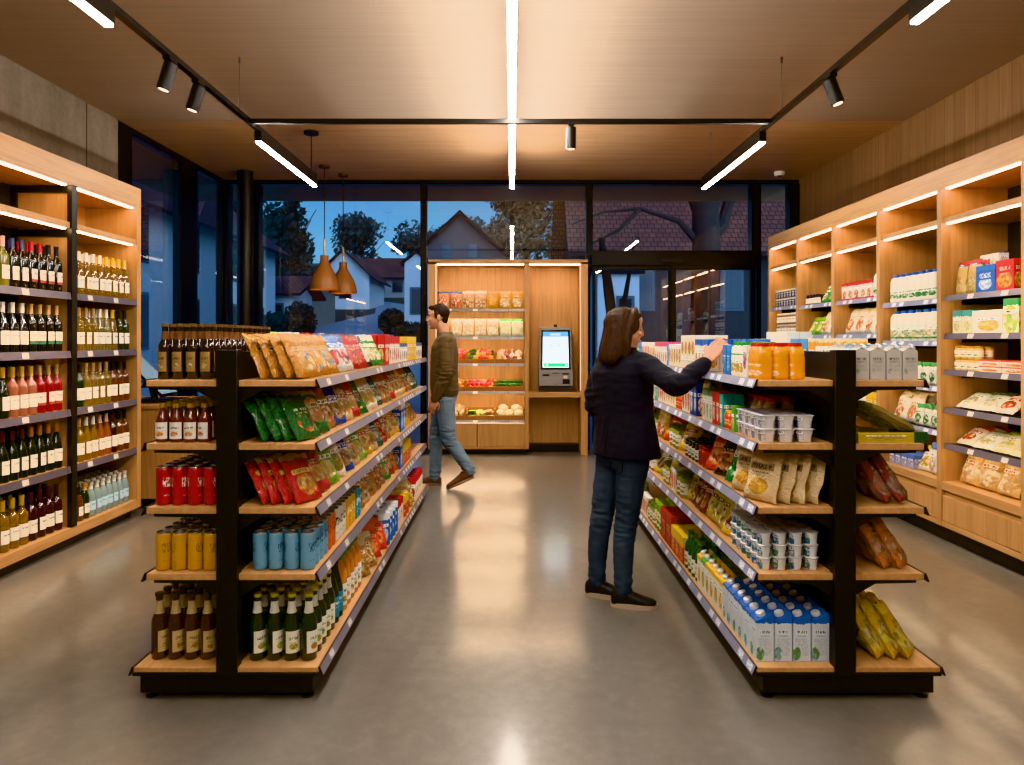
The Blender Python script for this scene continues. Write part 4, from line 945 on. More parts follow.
bag('orange', 'orange crisp bag', '#c9581c', '#d9742c', ['#e3a04a', '#efcf8a', '#8f3a16'], logo='#e8c98a', ink='#5a2410')
bag('white', 'white and yellow snack bag', '#ddd6c2', '#d9b23a', ['#c9963c', '#e6d6a6', '#8fa84a'], logo='#f1ede0', ink='#6a5a34')
bag('nutbag', 'clear bag of mixed nuts', '#b08a54', '#d9c49a', ['#c79a5a', '#8a5c30', '#e0c48e', '#6b4523'], logo='#e8dcc0', ink='#7a2a1c', pic=(.5, .35, .5, .36), pscale=11)
# right gondola
bag('kraftb', 'beige kraft paper snack bag', '#d0b68e', '#b89c74', ['#d3a03c', '#b9822a', '#e0bf74'], logo='#8d775a', ink='#2f271e', pic=(.5, .28, .30, .16), rough=.5, w=.175, h=.212, t=.055, tilt=14, pitch=.060, lv=.68, lh=.14)
bag('greeng', 'green and white frozen bag', '#23803a', '#d9d6c8', ['#2f9a48', '#1c5f2a', '#e6e2d2'], logo='#d9d6c8', ink='#43507a', vt=.62)
bag('oblack', 'orange and black snack bag', '#c9642c', '#26242c', ['#d98a4a', '#e6b07a', '#2b2a33'], logo='#2b2a33', ink='#e6d2b0', vt=.66, vb=.16)
bag('ored', 'orange-red snack bag', '#c93a22', '#d9582c', ['#e38a4a', '#f0c08a', '#b3241c'], logo='#e8a070', ink='#7a1a10')
bag('coffy', 'yellow coffee bag', '#b59a3a', '#6f5f30', ['#d9c26a', '#4f4424', '#e8dca0'], logo='#57502f', ink='#e8dca6', w=.10, h=.20, tilt=22, kind='coffee_bag'); bag('coffr', 'dark red coffee bag', '#6f1c1a', '#4f1413', ['#b3803a', '#e0c48e', '#8f2a22'], logo='#c9a878', ink='#4a1010', w=.10, h=.20, tilt=22, kind='coffee_bag')
bag('wyg', 'white, yellow and green bag', '#d9d2b4', '#d9b72a', ['#a8382a', '#5a9a3a', '#efe6c6', '#5f3a26'], logo='#efe9d2', ink='#2f5f2a', vt=.80, vb=.14, tilt=32, w=.17, h=.20); bag('pouch', 'tall yellow pouch', '#d9b64a', '#e6d08a', ['#c9342c', '#efe3b4', '#a8742c'], logo='#f0e3b0', ink='#8a2a1c', w=.11, h=.20, tilt=6, kind='stand_pouch')
# outer side of the right gondola: long bags
lk = dict(w=.082, h=.235, t=.058, tilt=33, pitch=.062, kind='long_snack_bag', slim=.4)
bag('longy', 'long yellow foil bag', '#c79f22', '#dcb832', ['#e0c75a', '#8a6c18', '#c9c0a0'], logo='#b99a2a', ink='#7a6420', pic=(.5, .35, .5, .3), **lk)
bag('longo', 'long orange-brown bag', '#b8682a', '#9a5524', ['#b98a64', '#c9a88a', '#8a4a1c', '#b06a2c'], logo='#a3602a', ink='#5a2f14', pic=(.5, .35, .5, .32), **lk)
bag('longr', 'long dark red bag', '#8a3a34', '#6a2a28', ['#a88a7c', '#7c4a3c', '#b3532c', '#8f7a70'], logo='#8a3a2a', ink='#d9b08a', pic=(.5, .32, .5, .3), **lk)
bag('leek', 'long dark leaf-printed packet', '#8a7a48', '#5a5a34', ['#c9b06a', '#9a8450', '#d9c890', '#6a6034'], logo='#8a7840', ink='#2f2c18', w=.075, h=.27, t=.045, tilt=62, pitch=.07, kind='long_snack_bag', slim=.3)
# right wall
bag('pasta', 'red-topped pasta bag', '#cfae6a', '#b3262a', ['#d9bb78', '#e6cf98', '#b58f4a'], logo='#2f4f9a', ink='#f0ead8', vt=.84, lv=.86, lh=.06, w=.12, h=.24, t=.05, tilt=5, kind='pasta_bag')
bag('salad', 'white and green salad bag', '#d9d6c4', '#6f9a3f', ['#e3dcc0', '#8fae4a', '#c98a4a', '#efe9d4'], logo='#e6e2d2', ink='#3f6a2c', w=.19, h=.20, t=.05, tilt=58, pitch=.12, kind='salad_bag', vt=.86)
bag('saladr', 'red and white salad bag', '#d3c9b4', '#b3382c', ['#c9582c', '#e3d2a6', '#a8281e'], logo='#b3282a', ink='#f3e9d8', w=.17, h=.20, t=.05, tilt=54, pitch=.12, kind='salad_bag', vt=.8); bag('salady', 'yellow-green salad bag', '#d9d2a6', '#9aae3a', ['#e6d98f', '#efe9cf', '#c9b24a'], logo='#efeada', ink='#6a7a2c', w=.17, h=.20, t=.05, tilt=54, pitch=.12, kind='salad_bag')
bag('bread', 'clear bag of pale bread', '#dbb274', '#e3cda0', ['#e8cf9e', '#d09a54', '#efe0bf', '#c78a44'], logo='#efe6d2', ink='#b35a2c', pic=(.5, .4, .48, .36), w=.19, h=.25, t=.085, tilt=20, pitch=.10, kind='bread_bag', cat='bread bag'); bag('greenbag', 'green leafy salad bag', '#5f9a3a', '#8fb85a', ['#7fb04a', '#c9d9a0', '#3f7a2a', '#e3e9cf'], logo='#d9e3c0', ink='#2f5f22', w=.22, h=.22, t=.07, tilt=66, pitch=.14, kind='salad_bag')
bag('wbag', 'white and orange snack bag', '#e0d8c6', '#d9c9a8', ['#d98a4a', '#e9d9b4', '#c9622c', '#efe9da'], logo='#e8e0cc', ink='#b3562c', w=.17, h=.25, t=.075, tilt=18, pitch=.08); bag('gpack', 'green and white packet', '#dedccb', '#3f8f4a', ['#3f8f4a', '#e6e2d0', '#2f6f3a'], logo='#e9e6d8', ink='#2f6f3a', w=.10, h=.17, t=.05, tilt=6)
bag('wblue', 'white packet with blue top', '#dcd8cc', '#2f5fa8', ['#c9c2b0', '#d98a6a', '#e9e6da'], logo='#e6e3d8', ink='#5a6a8a', w=.11, h=.24, t=.07, tilt=4)
# back unit bags
for k_, lk_, b_, t_, p_ in (('bkblue', 'blue-topped bag of reddish snacks', '#c98a64', '#3f4f80', ['#c9642f', '#e8cfae', '#b3542f', '#efdcc4']), ('bkpale', 'pale bag of brown snacks', '#d3a878', '#dcd0bc', ['#c98a4a', '#e6cfa8', '#b3703a', '#f0e3cc']),
                            ('bkgold', 'bright orange-gold bag', '#dd9a14', '#e6a820', ['#e6a81e', '#f0c24a', '#c97f10']), ('bkamber', 'amber bag with pale centre', '#dda23a', '#e0ae46', ['#f0dca8', '#d9903a', '#f6ead0']),
                            ('bkcream', 'cream bag of pale snacks', '#e3d3a6', '#ebe0c2', ['#f2e6c6', '#d9b36a', '#f6efdc', '#cf9f54']), ('bkgreen', 'cream and green bag', '#dfe0b8', '#3f9a4a', ['#f0ecd0', '#cfe0a0', '#e3cf90'])):
    bag(k_, lk_, b_, t_, p_, w=.15, h=.232, t=.06, tilt=8, logo=b_, ink='#8a5a34', pic=(.5, .42, .46, .34), vt=.86)
# boxes
box('bred', 'red snack box', '#b3221f', '#b3221f', ['#e0b062', '#f0e0c0'], .16, .05, .20, logo='#f0e3d0', ink='#8a1512'); box('brw', 'red and white packet', '#d9cbb6', '#b3262a', ['#c9342c', '#efe6d6', '#8a1c1c'], .08, .05, .19, vt=.72)
box('bsm', 'small white and blue box', '#d6cfc0', '#34507f', ['#8a5f3a', '#e6ddc8', '#34507f'], .09, .06, .14); box('byel', 'tall yellow box', '#d9a81e', '#e0b83a', ['#efd27a', '#8a5a2c', '#f6ecc8'], .12, .06, .19, logo='#f3e6b8', ink='#7a4a12')
box('bblue', 'blue and white box', '#2b62ae', '#dfe3e6', ['#dfe6ee', '#6fa0d9', '#f0f0ec'], .10, .07, .21, logo='#f0f2f4', ink='#1f4a8a'); box('bgreen', 'dark green box', '#1e5a30', '#1e5a30', ['#3f8a4a', '#d9cfa0', '#6fae4a'], .075, .07, .20, logo='#2a7a40', ink='#e6e2c6')
box('btin', 'large red tin box', '#8f1613', '#a31d18', ['#a8241c', '#c9962c', '#8f1613'], .15, .13, .20, logo='#a31d18', ink='#d9b05a', kind='tin_box'); box('byr', 'yellow and red box', '#b8452a', '#d9b52a', ['#d9742c', '#e8cf8a', '#a8241c'], .10, .08, .16, vt=.62, logo='#e3c24a', ink='#8a1c14')
box('bwhite', 'white carton box', '#dcd7ca', '#dcd7ca', ['#c9b98a', '#e9e6dc'], .15, .07, .21, ink='#6a6458'); box('bredb', 'plain red box', '#b32420', '#b32420', ['#c9342c', '#e6c9a0'], .20, .06, .21); box('bblk', 'black box', '#24262a', '#24262a', ['#5a6a3c', '#d9d3b0'], .10, .06, .205); box('blime', 'lime and white box', '#d3d6a8', '#9fb53a', ['#7fa03a', '#efeccf'], .13, .06, .205)
box('borf', 'orange and green fruit carton', '#e0d3b8', '#e6dcc4', ['#d95f2c', '#6fae3a', '#e6b93c'], .075, .06, .19, vt=.9, pic=(.5, .62, .4, .2), lv=.3); box('bwr', 'white carton with red fruit', '#ddd6c6', '#e6e0d2', ['#c9402c', '#e0a03c', '#ddd6c6', '#a8281e'], .055, .055, .145, pic=(.5, .5, .44, .4), lv=.85); box('bbl', 'bright blue packet', '#2a6fb4', '#2f7fc4', ['#5aa0dc', '#cfe0ee', '#2a6fb4'], .055, .055, .14, logo='#2a6fb4', ink='#dcebf6')
box('bpur', 'white and purple carton', '#ddd8d0', '#dcd6ca', ['#6a3a8a', '#c9342c', '#e6dfd2'], .055, .055, .14, pic=(.5, .55, .4, .3), lv=.85); box('bcream', 'cream drink carton', '#e0d6bc', '#e9e2d0', ['#d9a03a', '#8a6a34', '#efe6cf', '#c9742c'], .06, .06, .135, pic=(.5, .5, .4, .36), lv=.86); box('bpink', 'white carton with pink top', '#e0d9cc', '#c94a6a', ['#d9742c', '#e6dfd2', '#c94a6a'], .058, .058, .15, vt=.80); box('bcyan', 'green and blue carton', '#7aae5a', '#2f7fae', ['#e0d27a', '#2f8f4a', '#d9e6c6'], .06, .06, .15, vt=.7)
box('bbluetop', 'white carton with blue lid', '#ddd9ce', '#2a5fb0', ['#e0b03a', '#c9562c', '#e9e6da'], .06, .06, .168, vt=.80); box('bnavy', 'navy blue box', '#1f3f86', '#1f3f86', ['#e6e3d8', '#4f7fc0'], .07, .05, .19, logo='#e6e3d8', ink='#1f3f86'); box('bteal', 'teal packet', '#2f8f8a', '#2f8f8a', ['#e0dcc6', '#5fb3aa'], .055, .05, .16); box('bredp', 'red packet', '#b0241f', '#b0241f', ['#e6d9c0', '#c9402c'], .055, .05, .165, logo='#efe3cf', ink='#8a1512'); box('bgrp', 'green packet', '#4f9a3a', '#4f9a3a', ['#e3dca6', '#2f7a2a'], .05, .05, .12); box('bwg', 'white and green packet', '#d3d2c2', '#5a7a5a', ['#7a9a7a', '#e6e3d4'], .055, .05, .165)
box('bor2', 'orange and yellow drinks box', '#d9962a', '#e0d0a0', ['#e6b04a', '#c9742c', '#f0dca0'], .09, .06, .17, vt=.9); box('bcy2', 'light blue box', '#3f8fc4', '#3f8fc4', ['#9fcbe6', '#2f6fa4'], .11, .06, .17, logo='#cfe3f0', ink='#2a5f94')
box('brw2', 'red and white grocery box', '#d8cfc0', '#b3302c', ['#c9783a', '#e9dcc0', '#b3302c'], .11, .06, .17, vt=.80, vb=.12); box('bbigblue', 'blue rice box', '#1f5fae', '#2a6fbe', ['#d9e3ee', '#7fb0e0'], .19, .06, .185, logo='#1f5fae', ink='#e8eef4', lv=.62, lh=.3); box('bsoup', 'red soup box with bowl picture', '#bf2220', '#c92a24', ['#e3b23a', '#f0dca0', '#c98a2c', '#a8361c'], .17, .06, .20, pic=(.5, .34, .42, .24), logo='#bf2220', ink='#f6ead8', lv=.72, lh=.2); box('bnood', 'white noodle box with bowl picture', '#e3dccb', '#c92a24', ['#e0a83a', '#efe0b4', '#c9762c'], .16, .06, .20, pic=(.5, .45, .36, .24), lv=.8, ink='#b3282a')
carton('lwht', 'white jar-shaped carton with blue lid', '#e6e2d6', '#2a5fb0', ['#e9e4d4', '#d9cfae'], .09, .07, .10, cap=False, vt=.86); box('bsalt', 'teal and cream carton', '#d9d2ac', '#3f8f8a', ['#e0cf8a', '#6fae8a', '#efe6c6'], .10, .06, .165, vt=.74); box('blong', 'long white box with yellow picture', '#dcd9cc', '#dcd9cc', ['#e3c24a', '#d9a03a', '#f0e3a6'], .30, .06, .155, pic=(.55, .35, .36, .24), ink='#3f5f8a'); box('bgrc', 'tall green patterned carton', '#cfd9b8', '#3f9a5a', ['#d9cf5a', '#3f8f7a', '#efe9d0', '#6fae4a'], .14, .07, .22, pic=(.5, .4, .5, .4), pscale=5)
box('tray1', 'flat colourful ready-meal tray', '#d3c7b0', '#b3382c', ['#d9862c', '#7fa83a', '#c9362a', '#efe0b0'], .22, .15, .04, kind='meal_tray', cat='tray', pscale=5); box('plilac', 'lilac and blue packet', '#8f8fb8', '#4f6fae', ['#d9d3e0', '#6a8a4a', '#5a5a9a'], .085, .08, .11, vt=.6); box('bcup', 'dark blue cup', '#232f52', '#d9cfb8', ['#e0d6c0', '#3a4f80'], .075, .075, .10, tile=1, kind='carton_cup', cat='cup')
can('canr', 'red drink can', '#a3141a', '#e6d6d0'); can('cany', 'yellow drink can', '#c08a16', '#8a5f10'); can('canb', 'pale blue drink can', '#6d9cb8', '#2f4f66'); can('cano', 'orange drink can', '#c9622a', '#8a3a14'); can('canw', 'white and black drink can', '#d6d0c2', '#1b1b1d'); can('cant', 'teal drink can', '#2a8a9c', '#e0f0f0'); can('cang', 'golden yellow can', '#d59a1e', '#f3e3b0')
# flat open tray with green end
base_m = pack('print_ytray', '#b3982a', '#c9ae3a', ['#d9c25a', '#8a7420', '#b3982a'], ink='#6a5a18')
A = MB().box(-.13, .10, -.1, .1, 0, .005).box(-.13, .10, -.1, -.096, .005, .042).box(-.13, .10, .096, .1, .005, .042).box(-.13, -.126, -.096, .096, .005, .042).mesh('tray', base_m, False)
B = MB().box(.10, .155, -.101, .101, 0, .044).mesh('end_panel', mat('tray_green', '#1f4a22', .5), False)
reg('ytray', 'display_tray', 'tray', 'flat yellow display tray with green end', [[('tray', A), ('end_panel', B)]], .2, .29, .044)

# ------------------------------------------------------------------ stocking the shelves
ROT = {'E': PI/2, 'W': -PI/2, 'S': 0.}
INW = {'E': V((-1, 0, 0)), 'W': V((1, 0, 0)), 'S': V((0, 1, 0))}
ALONG = {'E': V((0, 1, 0)), 'W': V((0, 1, 0)), 'S': V((1, 0, 0))}
def run(where, face, front, z, t0, t1, items, setback=.02, gap=.006, turn=0., end='near end', depth=.30, spin=0.):
    """items: (key, facings, rows deep[, layers]) placed along the shelf from t0 on"""
    t = t0; fr = V((front, 0, 0)) if face != 'S' else V((0, front, 0))
    for it in items:
        key, n, rows = it[:3]; layers = it[3] if len(it) > 3 else 1
        if key == 'gap': t += n; continue
        p = PR[key]
        for _ in range(n):
            if t+p.w > t1: return t
            for r in range(rows):
                off = setback+r*p.pitch+p.d*.5*math.cos(p.tilt)
                if p.tilt > .3: off += .012
                if off+p.h*math.sin(p.tilt)+p.d*.45 > depth+.002: continue
                for L in range(layers):
                    yaw = ROT[face]+spin+RND.uniform(-p.yaw, p.yaw)+turn*(1 if face == 'W' else -1)*min(1, p.tilt/.2)
                    pos = fr+ALONG[face]*(t+p.w/2)+INW[face]*off+V((0, 0, z+.0015+L*p.h+(math.sin(p.tilt)*p.d*.22 if p.tilt else 0)))
                    M = Matrix.Translation(pos) @ Matrix.Rotation(yaw, 4, 'Z') @ Matrix.Rotation(-p.tilt, 4, 'X')
                    put(key, M, where, r+10*L, t, end)
            t += p.w+gap
    return t
Y0 = GY0+.02; Y1 = GY1-.02
LA, LO, RA, RO = -.806, -1.50, 1.008, 1.69
W = "left gondola's aisle-side %s shelf"; lev = ['top', 'second', 'third', 'fourth', 'base']
run(W % lev[0], 'E', LA, LEV[0], Y0, Y1, [('gold', 3, 5), ('bluew', 2, 3), ('red', 2, 3), ('blackg', 1, 2), ('greenw', 2, 2), ('bred', 1, 2), ('brw', 5, 3), ('bsm', 4, 2), ('byel', 4, 2), ('bsm', 9, 1)], turn=.35, depth=.335)
run(W % lev[1], 'E', LA, LEV[1], Y0, Y1, [('green', 1, 5), ('greenp', 1, 3), ('brown', 1, 3), ('brownb', 1, 3), ('kraft', 1, 2), ('redp', 1, 2), ('green', 1, 2), ('white', 2, 2), ('teal', 1, 2), ('brown', 2, 2), ('redp', 1, 2), ('kraft', 2, 2), ('yellow', 1, 1), ('brown', 2, 1), ('teal', 2, 1)], turn=.35, depth=.335)
run(W % lev[2], 'E', LA, LEV[2], Y0, Y1, [('redg', 1, 5), ('redp', 1, 3), ('lime', 1, 3), ('white', 1, 3), ('brownb', 1, 2), ('kraft', 1, 2), ('lime', 1, 2), ('yellow', 1, 2), ('kraft', 1, 2), ('teal', 1, 2), ('red', 1, 2), ('brown', 1, 2), ('yellow', 2, 1), ('bblue', 2, 1), ('yellow', 2, 1), ('nutbag', 2, 1)], turn=.35, depth=.335)
run(W % lev[3], 'E', LA, LEV[3], Y0+.015, Y1, [('canb', 4, 4), ('cano', 2, 4), ('canw', 3, 3), ('cang', 3, 3), ('cant', 2, 3), ('orange', 1, 2), ('kraft', 1, 2), ('nutbag', 1, 2), ('brown', 2, 2), ('greenw', 1, 1), ('redp', 1, 1), ('orange', 1, 1), ('bblue', 1, 1), ('byr', 4, 1)], turn=.25, depth=.335)
run(W % lev[4], 'E', -.80, ZB, Y0+.02, Y1, [('beerg', 5, 4), ('winet', 2, 3), ('juiceg', 5, 3), ('nutbag', 2, 2), ('ored', 2, 2), ('bblue', 4, 2), ('brw', 3, 2), ('gap', .05, 0), ('byr', 2, 2), ('nutbag', 2, 2), ('brw', 6, 1)], turn=.2, depth=.345, spin=-.7)
W = "left gondola's outer %s shelf"
run(W % lev[0], 'W', LO, LEV[0], Y0+.03, Y1, [('beer', 13, 4), ('jlime', 4, 2), ('bwhite', 2, 2), ('bredb', 2, 2), ('bwhite', 1, 2), ('bblk', 2, 2), ('blime', 3, 2)], .012, spin=1.45)
run(W % lev[1], 'W', LO, LEV[1], Y0+.01, Y1, [('sauce', 9, 4)], .012, .006, spin=1.5)
run(W % lev[2], 'W', LO, LEV[2], Y0+.01, Y1, [('canr', 9, 4)], .012, .006)
run(W % lev[3], 'W', LO, LEV[3], Y0+.01, Y1, [('cany', 9, 4)], .012, .006)
run(W % lev[4], 'W', -1.54, ZB, Y0+.03, Y1, [('beerb', 6, 4)], .022, .006, depth=.36, spin=2.5)
W = "right gondola's aisle-side %s shelf"
run(W % lev[0], 'W', RA, LEV[0], Y0+.02, Y1, [('ojr', 2, 3), ('bpur', 1, 2), ('drg', 3, 3), ('bbl', 2, 3), ('gap', .25, 0), ('bbluetop', 4, 3), ('borf', 4, 3), ('bcream', 5, 3), ('bbl', 1, 3), ('bpink', 6, 3), ('bcream', 3, 2), ('bwr', 5, 2), ('bbl', 2, 1), ('bcyan', 9, 1), ('bcream', 4, 1)], .015)
run("right gondola's top shelf behind the hand", 'W', RA+.125, LEV[0], 3.38, 3.64, [('bwr', 1, 2), ('bbluetop', 3, 2)], .015)
run(W % lev[1], 'W', RA, LEV[1], Y0, Y1, [('twin', 4, 3, 2), ('bgrp', 1, 1, 1), ('jsmall', 2, 2), ('bteal', 1, 2), ('bredp', 2, 2), ('bwg', 3, 2), ('pouch', 1, 2), ('bnavy', 2, 2), ('bwr', 3, 2), ('jsmall', 3, 2), ('bcream', 4, 2), ('bwr', 4, 1), ('bteal', 2, 1), ('bcream', 6, 1), ('bredp', 4, 1), ('bwg', 6, 1), ('bcream', 5, 1)], .015)
run("right gondola's second shelf beside the spine", 'W', 1.15, LEV[1], 3.20, 4.6, [('jred', 14, 2)], .01, .012, depth=.2)
run(W % lev[2], 'W', RA, LEV[2], Y0, Y1, [('kraftb', 2, 4), ('greeng', 1, 3), ('oblack', 1, 3), ('ored', 1, 2), ('jtom', 2, 3), ('jblack', 4, 3), ('yellow', 1, 2), ('jveg', 3, 2), ('ored', 1, 1), ('pouch', 2, 1), ('jveg', 3, 1), ('jblack', 5, 1), ('yellow', 2, 1), ('jtom', 8, 1), ('jveg', 6, 1)], turn=.45, depth=.33)
run(W % lev[3], 'W', RA, LEV[3], Y0+.015, Y1, [('yog', 6, 4, 3), ('wyg', 1, 2), ('coffy', 3, 3), ('coffr', 3, 3), ('coffy', 1, 2), ('jveg', 2, 2), ('bwr', 2, 2), ('pouch', 1, 1), ('jveg', 2, 1), ('greenw', 1, 1), ('wyg', 1, 1), ('jbr', 5, 1), ('pouch', 3, 1), ('jveg', 8, 1)], .015, .004, turn=.2, depth=.33)
run(W % lev[4], 'W', 1.0, ZB, Y0+.02, Y1, [('milk', 6, 4), ('jcy', 4, 1), ('jcg', 1, 1), ('jcy', 1, 1), ('oilg', 4, 3), ('byr', 3, 2), ('btin', 2, 2), ('jlime', 3, 2), ('jveg', 3, 1), ('bwr', 4, 1), ('jlime', 6, 1)], .016, depth=.33)
run("right gondola's base shelf beside the spine", 'W', 1.115, ZB, 3.36, 4.4, [('jveg', 12, 2)], .02)
W = "right gondola's outer %s shelf"
run(W % lev[0], 'E', RO, LEV[0], Y0, Y1, [('grey', 1, 4), ('tealc', 1, 4), ('grey', 2, 4), ('bcream', 2, 4), ('bor2', 4, 2), ('bcy2', 2, 2), ('bwhite', 2, 2), ('bor2', 3, 2), ('bcy2', 2, 2)], .014)
put('ytray', Matrix.Translation((1.56, Y0+.10, LEV[1]+.001)), W % lev[1])
for k in range(3):
    M = Matrix.Translation((1.672-.02*k, Y0+.045+.062*k, LEV[1]+.050)) @ Matrix.Rotation(PI/2-.12*(k-1), 4, 'Z') @ Matrix.Rotation(-math.radians(64-2*k), 4, 'X')
    put('leek', M, "right gondola's outer second shelf tray", 0, k, 'post')
run(W % lev[2], 'E', RO, LEV[2], Y0+.01, Y1, [('longr', 5, 4)], .012, turn=.75, depth=.32)
run(W % lev[3], 'E', RO, LEV[3], Y0+.01, Y1, [('longo', 5, 4)], .012, turn=.75, depth=.32)
run(W % lev[4], 'E', 1.72, ZB, Y0+.01, Y1, [('longy', 6, 5)], .012, depth=.345, turn=.75)
# wine
W = "wine wall's near bay %s shelf"; wl = ['top', 'second', 'third', 'fourth', 'bottom']
XW = -3.115
def wrun(where, z, y0, y1, items, rows=2): run(where, 'E', XW, z, y0, y1, [(k, n, rows) for k, n in items], .02, .011)
wrun(W % wl[0], WLEV[0], 4.06, 4.93, [('w_pale', 2), ('w_olive', 2), ('w_blue', 2), ('w_redcap', 2), ('w_black', 2)]); wrun(W % wl[1], WLEV[1], 4.06, 4.93, [('w_pale', 2), ('w_whitecap', 4), ('w_greenlab', 4)])
wrun(W % wl[2], WLEV[2], 4.06, 4.93, [('w_goldcap', 4), ('w_rose', 3), ('w_red', 3)]); wrun(W % wl[3], WLEV[3], 4.06, 4.93, [('w_burg', 6), ('w_burgo', 4)])
wrun(W % wl[4], .15, 4.06, 4.93, [('w_sweet', 6), ('w_claret', 4)], 3)
W = "wine wall's far bay %s shelf"
wrun(W % wl[0], WLEV[0], 5.0, 5.79, [('w_gold', 5), ('w_goldy', 4)]); wrun(W % wl[1], WLEV[1], 5.0, 5.79, [('w_chard', 4), ('w_pale', 2), ('w_goldy', 1), ('w_green', 2)])
wrun(W % wl[2], WLEV[2], 5.0, 5.79, [('w_green', 2), ('w_chard', 4), ('w_amber', 3)]); wrun(W % wl[3], WLEV[3], 5.0, 5.79, [('w_chard', 2), ('w_gold', 2), ('w_orange', 2), ('w_claret', 1), ('w_amber', 2)])
run(W % wl[4], 'E', XW, .15, 5.0, 5.79, [('spirit', 2, 3), ('greenflask', 1, 3), ('water', 7, 4)], .02, .008, depth=.4)
# right wall
def rrun(bay, where, z, items, **kw):
    y1, y0 = DIV[4-bay]-.05, DIV[5-bay]+.045
    items = list(items); need = lambda: sum((PR[i[0]].w+.006)*i[1] for i in items)
    while need() > y1-y0:
        k = items[0]; items[0] = (k[0], k[1]-1)+tuple(k[2:])
        if items[0][1] == 0: items.pop(0)
    y0 = y1-need()-.001
    # stocked from the far side so that the near end, out of frame in the first bay, stays last
    run(where, 'W', XG+.04, z, y0, y1, items, kw.pop('setback', .02), depth=.44, **kw)
B = "right wall's first bay %s shelf"
rrun(0, B % 'top', 1.787, [('bnood', 1, 2), ('bsoup', 2, 2), ('bbigblue', 1, 2), ('pasta', 2, 2)]); run("the blue box on right wall's first bay", 'W', XG+.17, 1.787+.19, 4.76, 5.0, [('lwht', 2, 1)])
rrun(0, B % 'second', 1.513, [('bgrc', 2, 2), ('blong', 1, 1), ('bsalt', 2, 2)]); rrun(0, B % 'third', 1.254, [('tray1', 2, 1, 2), ('jgold', 4, 2, 2)])
rrun(0, B % 'fourth', .98, [('bread', 1, 1), ('saladr', 1, 2), ('salad', 2, 2)]); rrun(0, B % 'fifth', .72, [('nutbag', 1, 1), ('salady', 2, 2), ('salad', 1, 2), ('saladr', 1, 2)])
rrun(0, B % 'bottom', .446, [('greenbag', 1, 1), ('bread', 3, 2)])
B = "right wall's second bay %s shelf"
rrun(1, B % 'top', 1.775, [('bgrc', 1, 2), ('milkb', 7, 2)]); rrun(1, B % 'second', 1.46, [('milkg', 7, 2)]); rrun(1, B % 'third', 1.125, [('gpack', 7, 2)]); rrun(1, B % 'fourth', .80, [('gpack', 3, 2), ('wbag', 2, 2)]); rrun(1, B % 'bottom', .446, [('wblue', 2, 2), ('white', 1, 2), ('plilac', 4, 2)])
B = "right wall's third bay %s shelf"
rrun(2, B % 'top', 1.84, [('milkb', 1, 2), ('brw2', 5, 2)]); rrun(2, B % 'second', 1.52, [('wbag', 4, 2)]); rrun(2, B % 'fourth', .81, [('byel', 2, 2), ('bcream', 7, 2)]); rrun(2, B % 'third', 1.15, [('jgold', 9, 2)])
B = "right wall's fourth bay %s shelf"
rrun(3, B % 'top', 1.84, [('orange', 1, 2), ('greenw', 2, 2), ('jdark', 4, 2)]); rrun(3, B % 'second', 1.52, [('wbag', 2, 2), ('lime', 2, 2)])
B = "right wall's fifth bay %s shelf"
rrun(4, B % 'top', 1.855, [('bcup', 8, 2, 2)]); rrun(4, B % 'second', 1.52, [('jbr', 8, 2, 2)])
# back unit
YS = YU+.03
run("produce unit's top shelf", 'S', YS, BLEV[0], -.96, .165, [('bkblue', 2, 2), ('bkpale', 2, 2), ('bkgold', 1, 2), ('bkamber', 2, 2)], .03, .009, end='left end', depth=.36)
run("produce unit's second shelf", 'S', YS, BLEV[1], -.96, .165, [('bkamber', 1, 2), ('bkcream', 4, 2), ('bkgreen', 2, 2)], .03, .009, end='left end', depth=.36)

